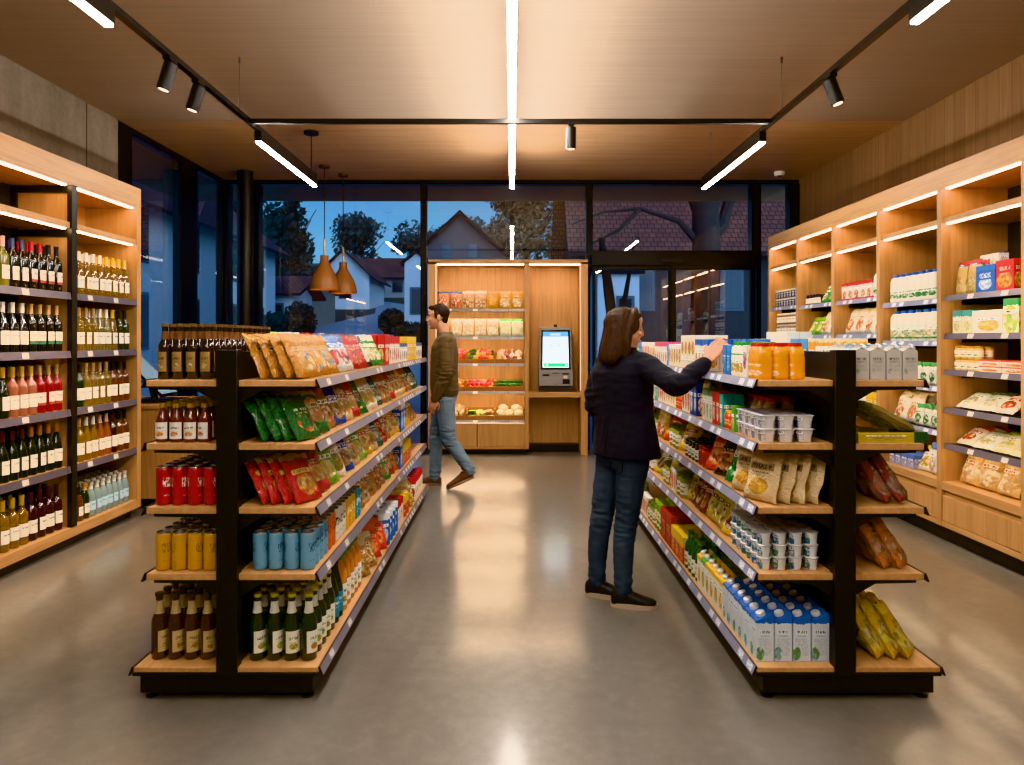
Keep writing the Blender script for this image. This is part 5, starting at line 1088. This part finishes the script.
# produce
CRW = wood('crate_wood', '#7f512b', '#a06a3a', 'x', rough=.6)
def crate(x0, x1, z, label, h=.06, y0=YU+.035, dep=.30, back=.14):
    base = ((x0+x1)/2, y0+dep/2, z); t = thing('produce_crate', label, 'crate', base, 'produce crates on the back unit')
    bpart('floor_board', CRW, t, [(x0, x1, y0, y0+dep, z+.001, z+.012)], 0, base)
    bpart('front_board', CRW, t, [(x0, x1, y0, y0+.012, z+.012, z+h)], .002, base); bpart('back_board', CRW, t, [(x0, x1, y0+dep-.012, y0+dep, z+.012, z+back)], .002, base)
    for x in (x0, x1-.012): bpart('side_board', CRW, t, [(x, x+.012, y0+.012, y0+dep-.012, z+.012, z+back)], .002, base)
def fruit_mesh(kind):
    mb = MB()
    if kind == 'tomato': mb.lathe([(.006, .0), (.022, .004), (.032, .018), (.033, .032), (.026, .048), (.010, .053), (.003, .049)], 12)
    elif kind == 'lemon': mb.lathe([(.002, 0), (.008, .006), (.024, .022), (.030, .042), (.026, .062), (.009, .078), (.003, .083)], 12)
    elif kind == 'pepper':
        R_ = []
        for z, r in ((0, .012), (.006, .028), (.03, .034), (.06, .040), (.078, .036), (.085, .014), (.08, .006)):
            R_.append([V((r*(1+.10*math.cos(4*a))*math.cos(a), r*(1+.10*math.cos(4*a))*math.sin(a), z)) for a in [2*PI*j/16 for j in range(16)]])
        mb.loft(R_)
    elif kind == 'potato': mb.lathe([(.004, 0), (.022, .008), (.034, .03), (.033, .055), (.022, .078), (.004, .086)], 11)
    elif kind == 'onion': mb.lathe([(.004, 0), (.024, .006), (.037, .026), (.034, .046), (.016, .062), (.006, .075), (.005, .088)], 13)
    elif kind == 'zucchini': mb.tube([(-.08, 0, .02), (-.06, 0, .021), (0, .004, .022), (.06, 0, .021), (.078, 0, .02)], [.012, .019, .021, .019, .009], 10)
    elif kind == 'cucumber': mb.tube([(-.05, 0, .018), (-.04, 0, .018), (.04, .004, .018), (.05, 0, .018)], [.008, .016, .016, .007], 9)
    elif kind == 'cabbage':
        R_ = []
        for k in range(9):
            th = PI*(k/8)*.97+.04
            R_.append([V((.062*math.sin(th)*(1+.07*math.sin(5*a+k))*math.cos(a), .062*math.sin(th)*(1+.07*math.sin(5*a+k))*math.sin(a), .056-.056*math.cos(th))) for a in [2*PI*j/15 for j in range(15)]])
        mb.loft(R_)
    elif kind == 'parsnip': mb.tube([(-.09, 0, .02), (-.05, 0, .02), (.03, 0, .023), (.06, 0, .024), (.075, 0, .024)], [.004, .011, .020, .023, .012], 10)
    return mb
STEM = mat('produce_stem', '#3f5a22', .6)
def fruit(kind, color, look):
    me = fruit_mesh(kind).mesh(kind, mat('skin_'+look.replace(' ', '_'), color, .32, vary=.25)); parts = [(kind+'_flesh', me)]
    if kind in ('tomato', 'pepper'): parts.append(('stem', MB().tube([(0, 0, .045 if kind == 'tomato' else .078), (.004, .002, .062 if kind == 'tomato' else .105)], [.006, .004], 6).mesh('stem', STEM)))
    reg(look, kind, kind, look, [parts], .07, .07, .08, plural=kind+('es' if kind in ('tomato', 'potato') else 's'), yaw=3)
for a in (('tomato', '#c2301c', 'red tomato'), ('tomato', '#d9972a', 'yellow tomato'), ('lemon', '#dcb52a', 'yellow lemon'), ('pepper', '#dba51e', 'yellow pepper'), ('pepper', '#c9491e', 'orange pepper'), ('pepper', '#2a4a1c', 'dark green pepper'), ('potato', '#c9a878', 'pale potato'), ('onion', '#8a4a5a', 'purple onion'),
          ('onion', '#e0d6bc', 'white onion'), ('cucumber', '#2f6a26', 'small green cucumber'), ('cabbage', '#b9c46a', 'pale green cabbage'), ('cabbage', '#e0d6a6', 'cream cauliflower'), ('zucchini', '#5f8a34', 'green courgette'), ('parsnip', '#e3c98a', 'pale parsnip'), ('potato', '#8a5a3a', 'brown potato')): fruit(*a)
def heap(where, x0, x1, z, looks, n, r, layers=2, y0=YU+.06, dep=.24):
    per = max(1, int((x1-x0)/(1.9*r))); k = 0
    for L in range(layers):
        nx = per-L; ny = max(1, int(dep/(2*r)))-(1 if L else 0)
        for b in range(ny):
            for a in range(nx):  # heaped up towards the back
                if k >= n: return
                x = x0+r+L*r+a*((x1-x0)-2*r*(L+1))/max(1, nx-1) if nx > 1 else (x0+x1)/2
                y = y0+r+b*2*r*.98+L*r
                zz = z+.022+b*.034+L*r*1.3
                lk = looks[(a*len(looks)//nx+RND.choice([0, 0, 0, 1])) % len(looks)]
                M = Matrix.Translation((x, y, zz)) @ Matrix.Rotation(RND.uniform(-3, 3) if 'parsnip' not in lk and 'courg' not in lk else RND.uniform(-.5, .5), 4, 'Z') @ Matrix.Rotation(RND.uniform(-.4, .4), 4, 'X')
                put(lk, M, where, 0, x+RND.uniform(-.001, .001)+.0001*k, 'left'); k += 1
C3 = [(-.955, -.60, 'left', ['yellow lemon', 'orange pepper']), (-.595, -.225, 'middle', ['dark green pepper', 'yellow lemon', 'yellow pepper', 'orange pepper', 'yellow pepper']), (-.22, .155, 'right', ['pale potato', 'purple onion', 'brown potato', 'white onion'])]
for x0, x1, nm, lk in C3: crate(x0, x1, BLEV[2], 'wooden crate of %s on the produce unit third shelf, %s' % ({'left': 'lemons', 'middle': 'peppers and lemons', 'right': 'onions and potatoes'}[nm], nm)); heap("third-shelf %s crate" % nm, x0+.014, x1-.014, BLEV[2], lk, 26, .036)
for x0, x1, nm, lk, r in [(-.955, -.60, 'left', ['red tomato', 'yellow tomato'], .034), (-.595, -.225, 'middle', ['red tomato', 'red tomato', 'yellow tomato'], .033), (-.22, .155, 'right', ['small green cucumber'], .036)]:
    crate(x0, x1, BLEV[3], 'wooden crate of %s on the produce unit fourth shelf, %s' % ({'left': 'red and yellow tomatoes', 'middle': 'mostly red tomatoes', 'right': 'small cucumbers'}[nm], nm)); heap("fourth-shelf %s crate" % nm, x0+.014, x1-.014, BLEV[3], lk, 26, r)
for x0, x1, nm, lk, r in [(-.955, -.60, 'left', ['white onion', 'pale potato'], .04), (-.595, -.225, 'middle', ['green courgette', 'pale green cabbage', 'pale parsnip', 'cream cauliflower'], .047), (-.22, .155, 'right', ['cream cauliflower', 'pale parsnip', 'cream cauliflower'], .047)]:
    crate(x0, x1, BLEV[4], 'wooden crate of %s on the produce unit bottom shelf, %s' % ({'left': 'white onions', 'middle': 'cabbages and courgettes', 'right': 'cauliflowers and parsnips'}[nm], nm)); heap("bottom-shelf %s crate" % nm, x0+.014, x1-.014, BLEV[4], lk, 20, r)
# ------------------------------------------------------------------ people
def fused(mb, name, m, parent, voxel=.006, smooth=4, disp=None, base=V((0, 0, 0))):
    """closed volumes fused into ONE continuous skin, smoothed, optionally creased along its normals"""
    me = mb.mesh('tmp', m, False); o = bpy.data.objects.new('tmp', me); COL.objects.link(o)
    r = o.modifiers.new('r', 'REMESH'); r.mode = 'VOXEL'; r.voxel_size = voxel; r.use_smooth_shade = True
    s = o.modifiers.new('s', 'SMOOTH'); s.iterations = smooth; s.factor = .5
    dg = bpy.context.evaluated_depsgraph_get(); dg.update()
    nm = bpy.data.meshes.new_from_object(o.evaluated_get(dg)); nm.name = name
    bpy.data.objects.remove(o); bpy.data.meshes.remove(me)
    if disp:
        nrm = [v.normal.copy() for v in nm.vertices]
        for v, n_ in zip(nm.vertices, nrm): v.co = v.co+n_*disp(v.co)
    for v in nm.vertices: v.co = v.co-base
    nm.polygons.foreach_set('use_smooth', [True]*len(nm.polygons)); nm.materials.clear(); nm.materials.append(m); nm.update()
    return link(name, nm, parent)
def oval(c, sd, fr, a, b, p=2.4, n=22):
    c = V(c); out = []
    for j in range(n):
        t = 2*PI*j/n; x, y = math.cos(t), math.sin(t)
        out.append(c+sd*(a*abs(x)**(2/p)*(1 if x >= 0 else -1))+fr*(b*abs(y)**(2/p)*(1 if y >= 0 else -1)))
    return out
def spline(P, k=5):
    P = [V(p) for p in P]; Q = [P[0]*2-P[1]]+P+[P[-1]*2-P[-2]]; out = []
    for i in range(1, len(Q)-2):
        for j in range(k):
            t = j/k; a, b, c, d = Q[i-1:i+3]
            out.append(.5*((2*b)+(c-a)*t+(2*a-5*b+4*c-d)*t*t+(3*b-a-3*c+d)*t**3))
    out.append(P[-1]); return out
def limb(mb, P, Rr, k=5, n=14, ref=None, flat=1.):
    pts = spline(P, k); rad = []
    for i in range(len(Rr)-1):
        for j in range(k): t = j/k; t = t*t*(3-2*t); rad.append(Rr[i]*(1-t)+Rr[i+1]*t)
    rad.append(Rr[-1]); mb.tube(pts, rad, n, 0, ref, flat)
    mb.ball(pts[0], rad[0]*.98); mb.ball(pts[-1], rad[-1]*.98)
def heading(deg):
    a = math.radians(deg); return V((math.cos(a), math.sin(a), 0)), V((math.sin(a), -math.cos(a), 0))
def head(mb, c, f, s, k=1., fem=False):
    u = s.cross(f).normalized(); ax = (s, f, u); c = V(c)
    P = lambda a, b, d: c+(s*a+f*b+u*d)*k
    B = lambda a, b, d, r: mb.ball(P(a, b, d), tuple(x*k for x in r), ax)
    B(0, -.008, .025, (.074, .094, .090)); B(0, .022, -.03, (.062, .070, .078)); B(0, .030, -.060, (.050, .058, .052)); B(0, .066, -.094, (.022, .022, .018))
    B(0, .066, .028, (.050, .028, .018)); B(0, .070, .06, (.048, .02, .03))
    mb.tube([P(0, .088, .022), P(0, .100, -.004), P(0, .106 if not fem else .104, -.026)], [.008*k, .009*k, .011*k], 10); B(.010, .094, -.029, (.008, .010, .007)); B(-.010, .094, -.029, (.008, .010, .007))
    B(0, .082, -.057, (.022, .014, .006)); B(0, .081, -.068, (.020, .013, .007)); B(.035, .068, -.018, (.020, .02, .018)); B(-.035, .068, -.018, (.020, .02, .018))
    for e in (-1, 1): B(e*.077, -.010, -.012, (.008, .018, .031)); B(e*.074, -.004, -.034, (.007, .010, .012))
    return P
def face_bits(body, P, f, s, base, skin_dark, hairc, k=1.):
    u = s.cross(f).normalized(); ax = (s, f, u)
    for e in (-1, 1):
        MB().ball(P(e*.031, .0715, .006)-base, (.0115*k, .009*k, .0065*k), ax).build('eye', mat('eye_white', '#9a8f86', .2), body)
        MB().ball(P(e*.031, .0795, .006)-base, (.0055*k, .003*k, .0052*k), ax).build('iris', mat('iris_dark', '#2a1c12', .2), body)
        MB().tube([P(e*.014, .089, .029)-base, P(e*.032, .087, .034)-base, P(e*.05, .074, .028)-base], [.0022*k, .0028*k, .0015*k], 8).build('eyebrow', hairc, body)
    MB().tube([P(-.022, .083, -.062)-base, P(-.008, .095, -.060)-base, P(.008, .095, -.060)-base, P(.022, .083, -.062)-base], [.003*k, .0055*k, .0055*k, .003*k], 8).build('lips', skin_dark, body)
def hand(mb, w, d, n, k=1., thumb=1, curl=(.25, .35, .35), spread=.05):
    """wrist point, hand direction, palm normal; thumb +1 / -1 picks its side"""
    w = V(w); d = V(d).normalized(); n = V(n).normalized(); n = (n-d*n.dot(d)).normalized(); sd = d.cross(n)*thumb
    L = .088*k
    for q in range(4):
        o = (q-1.5)*.0195*k
        mb.tube([w+sd*o*.75-d*.01, w+sd*o*.95+d*L*.55, w+sd*o*1.05+d*L], [.0135*k, .0140*k, .0115*k], 10)
    mb.ball(w+d*L*.45, (.034*k, .046*k, .013*k), (sd, d, n)); mb.ball(w+d*L*.3+sd*.024*k, (.016*k, .030*k, .014*k), (sd, d, n))
    for q, (ln, off) in enumerate(((.066, .030), (.076, .0105), (.071, -.0100), (.056, -.029))):
        ln *= k; p = w+d*(L*(1.0-(.05 if q in (0, 3) else 0)))+sd*(off*k); dd = (d+sd*spread*(1.5-q)).normalized(); pts = [p-dd*.01*k]; a = 0
        for j, fr in enumerate((.45, .31, .24)):
            a += curl[j]*(1+.12*q); p = p+(dd*math.cos(a)+n*math.sin(a))*ln*fr; pts.append(p)
        mb.tube(pts, [.0088*k, .0085*k, .0078*k, .0062*k], 9); mb.ball(pts[-1], .0062*k)
    p = w+sd*.026*k+d*.018*k; t1 = p+(d*.6+sd*.75+n*.25).normalized()*.036*k; t2 = t1+(d*.9+sd*.25+n*.35).normalized()*.030*k; t3 = t2+(d*.95-sd*.05+n*.4).normalized()*.024*k
    mb.tube([w+sd*.012*k, p, t1, t2, t3], [.014*k, .0145*k, .0105*k, .0095*k, .0068*k], 9); mb.ball(t3, .0068*k)
def cloth_mat(name, c1, c2, rough=.9, sheen=.2, scale=220, big=.35):
    n = NT(name); p = n.coord('pos')
    a = n.noise(p, 7, 4); b = n.noise(p, scale, 2)
    col = n.mix(n.m('ADD', n.m('MULTIPLY', a, big+.4), n.m('MULTIPLY', b, .25)), lin(c1), lin(c2))
    return n.bsdf(col, rough, 0, n.bump(b, .25, .002), .25, sheen=sheen)
SKIN = mat('skin', '#bf8d70', .48, vary=.06); SKIND = mat('lip_skin', '#a35f50', .45)
def hair_mat(name, c1, c2):
    n = NT(name); p = n.coord('pos'); s_ = n.noise(n.mapping(p, (90, 90, 5)), 2, 4, .6)
    return n.bsdf(n.ramp(s_, [(.35, lin(c1)), (.65, lin(c2))]), .55, 0, n.bump(s_, .4, .003), .22)
def shoe(parent, ankle, d, base, upper, sole, L=.255, w=.046, pitch=0., nm='shoe', lift=0.):
    """ankle point over the heel, toe direction; pitch raises the heel about the toe"""
    d = V(d); d.z = 0; d.normalize(); s = V((d.y, -d.x, 0)); an = V(ankle); h0 = an-d*.065; h0.z = 0
    toe = h0+d*L
    M = Matrix.Translation(toe+V((0, 0, lift))) @ Matrix.Rotation(-pitch, 4, s) @ Matrix.Translation(-toe)
    def rg(t, z, a, b): return oval(h0+d*(L*t)+V((0, 0, z)), s, V((0, 0, 1)), a, b, 2.3, 18)
    mb = MB(); mb.loft([rg(.00, .045, w*.45, .028), rg(.05, .050, w*.72, .040), rg(.16, .056, w*.80, .048), rg(.32, .056, w*.80, .046), rg(.48, .048, w*.88, .036), rg(.64, .040, w*1.0, .028), rg(.80, .034, w*.98, .022), rg(.92, .031, w*.78, .018), rg(.985, .028, w*.40, .012)])
    mb.tube([h0+d*.065+V((0, 0, .05)), h0+d*.062+V((0, 0, .105))], [.038, .041], 16)
    mb.v = [M @ p for p in mb.v]
    o = fused(mb, nm, upper, parent, .005, 3, None, base)
    P = []
    for j in range(28):
        t = 2*PI*j/28; c, e = math.cos(t), math.sin(t); k = .5+.5*c
        ww = w*(.80+.30*math.sin(min(1, max(0, k))*PI*.72)**2)*(1.06)
        P.append(h0+d*(L*.5+c*L*.515)+s*(e*ww*abs(e)**-.12 if abs(e) > 1e-3 else 0))
    mb = MB(); mb.loft([[M @ (p+V((0, 0, z))) for p in P] for z in (.001, .006, .026)]); mb.v = [p-base for p in mb.v]
    mb.build('sole', sole, o)
    mb = MB()
    for t, z in ((.42, .088), (.50, .080), (.58, .070)):
        a = h0+d*(L*t)+V((0, 0, z)); mb.tube([M @ (a-s*w*.42-V((0, 0, .008)))-base, M @ (a+V((0, 0, .003)))-base, M @ (a+s*w*.42-V((0, 0, .008)))-base], .0032, 6)
    mb.build('laces', upper, o)
    return o
def crease(scale, amp, zones):
    def f(co):
        k = .15
        for c, r, w_ in zones:
            k = max(k, w_*max(0, 1-(co-V(c)).length/r))
        a = noise.noise(V((co.x*scale*.5, co.y*scale*.5, co.z*scale*1.7)))
        b = noise.noise(V((co.x*scale+7, co.y*scale, co.z*scale*2.6)))
        return amp*k*((1-abs(a)*2.2)*.7+b*.5)
    return f

# --- the woman at the right gondola
base = V((.62, 3.93, 0)); Wm = thing('person', 'woman with long brown hair in dark blazer and jeans reaching for a carton', 'person', base, 'people in the shop')
fp, sp_ = heading(32); fc, scs = heading(44); fh, sh_ = heading(8)
UP = V((0, 0, 1))
hipc = V((.625, 3.95, .88)); waist = V((.615, 3.95, 1.06)); chest = V((.62, 3.945, 1.24)); shl = V((.632, 3.93, 1.355)); neck = V((.643, 3.935, 1.42)); hd = V((.642, 3.94, 1.530))
rk, ra = V((.638, 3.90, .47)), V((.612, 3.86, .085)); lk_, la = V((.515, 4.0, .47)), V((.486, 4.02, .085))
rh, lh = hipc+sp_*.085-UP*.05, hipc-sp_*.085-UP*.05
rs, ls = shl+scs*.150-UP*.02, shl-scs*.150-UP*.02
re, rw = V((.850, 3.57, 1.240)), V((1.012, 3.62, 1.368)); le, lw = V((.480, 4.03, 1.085)), V((.66, 4.18, 1.03))
rd = (V((1.085, 3.64, 1.455))-rw).normalized()
mb = MB(); Ph = head(mb, hd, (fh-UP*.12).normalized(), sh_, .95, True)
limb(mb, [neck-UP*.10, neck, hd-UP*.05-fh*.02], [.055, .049, .048])
mb.loft([oval(hipc-UP*.04, sp_, fp, .14, .10), oval(waist, scs, fc, .105, .075), oval(chest, scs, fc, .135, .085), oval(shl, scs, fc, .13, .065), oval(shl+UP*.05, scs, fc, .06, .05)])
for h_, k_, a_ in ((rh, rk, ra), (lh, lk_, la)): limb(mb, [h_, k_, a_-UP*.02], [.07, .042, .03])
for s_, e_, w_ in ((rs, re, rw), (ls, le, lw)): limb(mb, [s_, e_, w_], [.042, .032, .025])
hand(mb, rw+rd*.012, rd, V((.45, .75, -.3)), .98, 1, (.22, .32, .30), .03)
hand(mb, lw, (lw-le), V((0, -.3, -1)), .95, -1)
body = fused(mb, 'body', SKIN, Wm, .0042, 3, None, base)
HB = hair_mat('hair_brown', '#1a100a', '#40281a')
face_bits(body, lambda a, b, d: Ph(a, b, d), (fh-UP*.12).normalized(), sh_, base, SKIND, HB, .95)
mb = MB(); u_ = UP; H = lambda a, b, d: hd+sh_*a+fh*b+u_*d
mb.ball(H(0, -.024, .030), (.088, .108, .098), (sh_, fh, u_)); mb.ball(H(0, .036, .080), (.070, .052, .034), (sh_, fh, u_))
mb.loft([oval(H(0, -.02, .06), sh_, fh, .080, .085), oval(H(0, -.040, .01), sh_, fh, .094, .084), oval(H(0, -.056, -.05), sh_, fh, .100, .080), oval(H(0, -.074, -.11), sh_, fh, .108, .074), oval(H(0, -.086, -.145), sh_, fh, .112, .064), oval(H(0, -.098, -.172), sh_, fh, .106, .048), oval(H(0, -.106, -.192), sh_, fh, .08, .026)])
for e in (-1, 1): limb(mb, [H(e*.030, .045, .112), H(e*.072, .026, .075), H(e*.088, -.006, -.005), H(e*.093, -.024, -.08), H(e*.086, -.026, -.145), H(e*.07, -.045, -.19)], [.015, .020, .023, .025, .023, .012], 4, 10)
fused(mb, 'hair', HB, Wm, .005, 3, lambda co: .004*noise.noise(V((co.x*60, co.y*60, co.z*5)))+.003*noise.noise(V((co.x*22, co.y*22, co.z*4))), base)
BLZ = cloth_mat('blazer_navy_black', '#14161d', '#282b35', .85, .03)
mb = MB()
mb.loft([oval(hipc-UP*.058+V((.018, 0, 0)), sp_*.6+scs*.4, fp*.6+fc*.4, .212, .158, 2.3), oval(hipc+UP*.02+V((.016, 0, 0)), sp_, fp, .205, .148, 2.3), oval(waist+V((.014, 0, 0)), scs, fc, .178, .126, 2.3), oval(chest-UP*.04, scs, fc, .185, .125, 2.4), oval(chest+UP*.05, scs, fc, .190, .122, 2.5), oval(shl-UP*.01, scs, fc, .175, .095, 2.3), oval(shl+UP*.035, scs, fc, .115, .072, 2.1), oval(shl+UP*.062, scs, fc, .068, .058, 2)])
limb(mb, [rs-scs*.03, rs.lerp(re, .5)-UP*.008, re, re.lerp(rw, .5), rw-rd*.03], [.070, .060, .052, .046, .040], 5)
limb(mb, [ls+scs*.03, ls.lerp(le, .5)-scs*.02, le, le.lerp(lw, .55), lw], [.070, .060, .052, .046, .040], 5)
jk = fused(mb, 'blazer', BLZ, Wm, .006, 4, crease(16, .020, [(re, .17, 1.), (le, .16, 1.), (rs, .14, .7), (waist, .18, .5)]), base)
bk = lambda z, a, o=.0: (waist if z > .95 else hipc)*0+V((hipc.x, hipc.y, z))-fc*o+scs*a-base
mb = MB(); mb.tube([bk(.835, -.012, .151), bk(.90, -.012, .145), bk(.985, -.010, .128)], .0035, 6); mb.build('back_vent', mat('seam_black', '#060608', .8), jk)
MB().loft([oval(shl+UP*.045-base, scs, fc, .082, .066, 2), oval(shl+UP*.075-base, scs, fc, .066, .058, 2)], cap=False).build('collar', BLZ, jk)
JN = cloth_mat('jeans_dark_blue', '#1d2530', '#4c5967', .85, .02, 300, .5)
mb = MB()
mb.loft([oval(hipc+UP*.06, sp_, fp, .145, .105), oval(hipc, sp_, fp, .168, .125, 2.3), oval(hipc-UP*.07, sp_, fp, .168, .122, 2.4), oval(hipc-UP*.12, sp_, fp, .15, .10, 2.4)])
for h_, k_, a_ in ((rh, rk, ra), (lh, lk_, la)):
    limb(mb, [h_-UP*.02, h_.lerp(k_, .5), k_, k_.lerp(a_, .38)-fp*.012, a_+UP*.005], [.094, .080, .060, .058, .046], 6, 16)
jn = fused(mb, 'jeans', JN, Wm, .006, 4, crease(20, .017, [(rk, .17, 1.), (lk_, .17, 1.), (ra, .16, .9), (la, .16, .9), (hipc-UP*.1, .14, .6)]), base)
pk = hipc-fp*.112+sp_*.075-UP*.085-base
MB().tube([pk+sp_*-.055+UP*.05, pk+sp_*-.05-UP*.04, pk-UP*.065-fp*.004, pk+sp_*.05-UP*.04, pk+sp_*.055+UP*.05], .003, 6).build('back_pocket_seam', mat('seam_blue', '#0c131f', .8), jn)
SH = mat('shoe_black', '#0c0d10', .55); SO = mat('sole_cream', '#b3a08c', .6)
shoe(Wm, ra, (1, -.16, 0), base, SH, SO, .25, .046); shoe(Wm, la, (.9, -.28, 0), base, SH, SO, .25, .046)

# --- the man walking past the produce unit
base = V((-.62, 7.02, 0)); Mn = thing('person', 'man in olive brown sweater, blue jeans and brown shoes walking left by produce unit', 'person', base, 'people in the shop')
f, s = heading(186); X = lambda px, z, y=7.0: V(((px-CX)/F*y, y, z))
hipc = X(444.5, .955, 7.0); waist = X(444, 1.12, 7.0); chest = X(444.5, 1.34, 7.0); shl = X(446, 1.475, 7.0); neck = X(444, 1.54, 7.0); hd = X(437.6, 1.70, 7.0)
rh, lh = hipc+s*.085-UP*.05, hipc-s*.085-UP*.05
rk, ra = X(436.5, .52, 7.09), X(435, .10, 7.09); lk_, la = X(448.5, .50, 6.92), X(469.5, .185, 6.92)
rs, ls = shl+s*.175-UP*.02, shl-s*.175-UP*.02
le, lw = X(447, 1.15, 6.76), X(435, .905, 6.78); re, rw = X(452, 1.15, 7.25), X(441, .92, 7.28)
mb = MB(); fd = (f-UP*.10).normalized(); Ph = head(mb, hd, fd, s, 1.05)
limb(mb, [neck-UP*.10, neck, hd-UP*.05-f*.015], [.062, .058, .056])
mb.loft([oval(hipc-UP*.04, s, f, .145, .10), oval(waist, s, f, .125, .09), oval(chest, s, f, .155, .10), oval(shl, s, f, .15, .075), oval(shl+UP*.05, s, f, .065, .055)])
for h_, k_, a_ in ((rh, rk, ra), (lh, lk_, la)): limb(mb, [h_, k_, a_-UP*.02], [.075, .046, .034])
for s_, e_, w_ in ((rs, re, rw), (ls, le, lw)): limb(mb, [s_, e_, w_], [.046, .036, .028])
hand(mb, lw+(lw-le).normalized()*.01, (lw-le)*1.0+UP*-.10, s, 1.08, 1, (.28, .38, .35)); hand(mb, rw, (rw-re), -s, 1.08, -1, (.28, .38, .35))
body = fused(mb, 'body', SKIN, Mn, .0045, 3, None, base)
HD = hair_mat('hair_dark_brown', '#150e0a', '#2c1d13')
face_bits(body, Ph, fd, s, base, SKIND, HD, 1.05)
mb = MB(); H = lambda a, b, d: hd+(s*a+fd*b+UP*d)*1.05
mb.ball(H(0, -.022, .042), (.083, .102, .088), (s, f, UP)); mb.ball(H(0, .046, .088), (.066, .046, .030), (s, f, UP)); mb.ball(H(0, -.062, -.02), (.066, .045, .058), (s, f, UP))
for e in (-1, 1): mb.ball(H(e*.070, .012, .02), (.012, .022, .04), (s, f, UP))
fused(mb, 'hair', HD, Mn, .005, 2, lambda co: .004*noise.noise(co*45), base)
mb = MB()
for e in (-1, 1): mb.ball(Ph(e*.045, .05, -.075)-base, (.024, .035, .028), (s, fd, UP))
SW = cloth_mat('sweater_olive_brown', '#483c2c', '#665640', .95, .04, 400)
mb = MB()
mb.loft([oval(hipc-UP*.035, s, f, .178, .128, 2.2), oval(hipc+UP*.02, s, f, .188, .140, 2.2), oval(waist, s, f, .185, .138, 2.2), oval(chest-UP*.02, s, f, .198, .140, 2.3), oval(chest+UP*.07, s, f, .200, .128, 2.4), oval(shl, s, f, .185, .105, 2.3), oval(shl+UP*.045, s, f, .115, .078, 2.1), oval(shl+UP*.075, s, f, .072, .064, 2)])
limb(mb, [rs-s*.02, rs.lerp(re, .5), re, re.lerp(rw, .5), rw], [.078, .068, .060, .055, .044], 5)
limb(mb, [ls+s*.02, ls.lerp(le, .5), le, le.lerp(lw, .5), lw], [.078, .068, .060, .055, .044], 5)
sw = fused(mb, 'sweater', SW, Mn, .006, 4, crease(14, .022, [(le, .2, 1.), (re, .2, 1.), (hipc+UP*.06, .2, .9), (ls, .16, .5)]), base)
mb = MB(); mb.loft([oval(hipc-UP*.058-base, s, f, .172, .124, 2.2), oval(hipc-UP*.005-base, s, f, .182, .136, 2.2)]); mb.build('hem_band', SW, sw)
mb = MB(); dl = (lw-le).normalized(); mb.tube([lw-dl*.05-base, lw+dl*.008-base], [.048, .044], 16); mb.build('cuff', SW, sw)
JB = cloth_mat('jeans_mid_blue', '#4a5c6c', '#8296a6', .85, .02, 300, .55)
mb = MB()
mb.loft([oval(hipc+UP*.05, s, f, .15, .115), oval(hipc, s, f, .17, .128, 2.3), oval(hipc-UP*.08, s, f, .172, .122, 2.4), oval(hipc-UP*.13, s, f, .15, .10, 2.4)])
for h_, k_, a_ in ((rh, rk, ra), (lh, lk_, la)): limb(mb, [h_-UP*.02, h_.lerp(k_, .5), k_, k_.lerp(a_, .4), a_], [.100, .090, .072, .066, .056], 6, 16)
fused(mb, 'jeans', JB, Mn, .006, 4, crease(18, .020, [(rk, .2, 1.), (lk_, .2, 1.), (ra, .2, 1.), (la, .2, 1.), (hipc-UP*.1, .15, .6)]), base)
BR = mat('shoe_brown', '#5b3824', .5); BS = mat('sole_tan', '#8a7460', .6)
shoe(Mn, V((la.x, la.y, 0)), (-1, -.12, 0), base, BR, BS, .285, .054, math.radians(22)); shoe(Mn, ra, (-1, .1, 0), base, BR, BS, .28, .05)
# ------------------------------------------------------------------ labels of the repeated products
def finish_labels():
    by = {}
    for r in REC: by.setdefault((r[1], r[3]), []).append(r)
    for (look, where), L in by.items():
        cat = L[0][2]
        rows = sorted({r[4] for r in L})
        for row in rows:
            S = sorted([r for r in L if r[4] == row], key=lambda r: r[5])
            for i, r in enumerate(S):
                o, end = r[0], r[6]
                frm = {'near end': 'from near end', 'left end': 'from left', 'left': 'from left', 'post': 'from the post'}[end]
                if len(L) == 1: lb = '%s on %s' % (look, where)
                elif len(rows) == 1: lb = '%s on %s, %s %s' % (look, where, ordn(i), frm)
                else:
                    lay, rr = divmod(row, 10)
                    rw = ('front' if rr == 0 else ORD[rr])+' row'
                    if max(rows) >= 10: rw = {0: 'bottom', 1: 'second', 2: 'third'}[lay]+' layer '+rw
                    if len(S) == 1: lb = '%s on %s, %s' % (look, where, rw)
                    else: lb = '%s on %s, %s, %s %s' % (look, where, rw, ordn(i), frm)
                for x, y in ((' on ', ', '), (' from near end', ' from front'), ('aisle-side ', 'aisle '), (' layer front row', ' layer front'), (' layer second row', ' layer behind'), (' front row', ' front'), ("gondola's aisle", 'aisle'), (' with ', ' '), ('small ', ''), ('white and ', 'white ')):
                    if len(lb.split()) > 16: lb = lb.replace(x, y, 1)
                tag(o, lb, cat, '%s on %s' % (r[7], where))
finish_labels()
seen = {}
for o in bpy.data.objects:
    if o.get('label'):
        if not 4 <= len(o['label'].split()) <= 16: print('LABELLEN', len(o['label'].split()), o['label'])
        seen[o['label']] = seen.get(o['label'], 0)+1
for k, v in seen.items():
    if v > 1: print('LABELDUP', v, k)
print('OBJECTS', len(bpy.data.objects), 'PRODUCTS', len(REC))
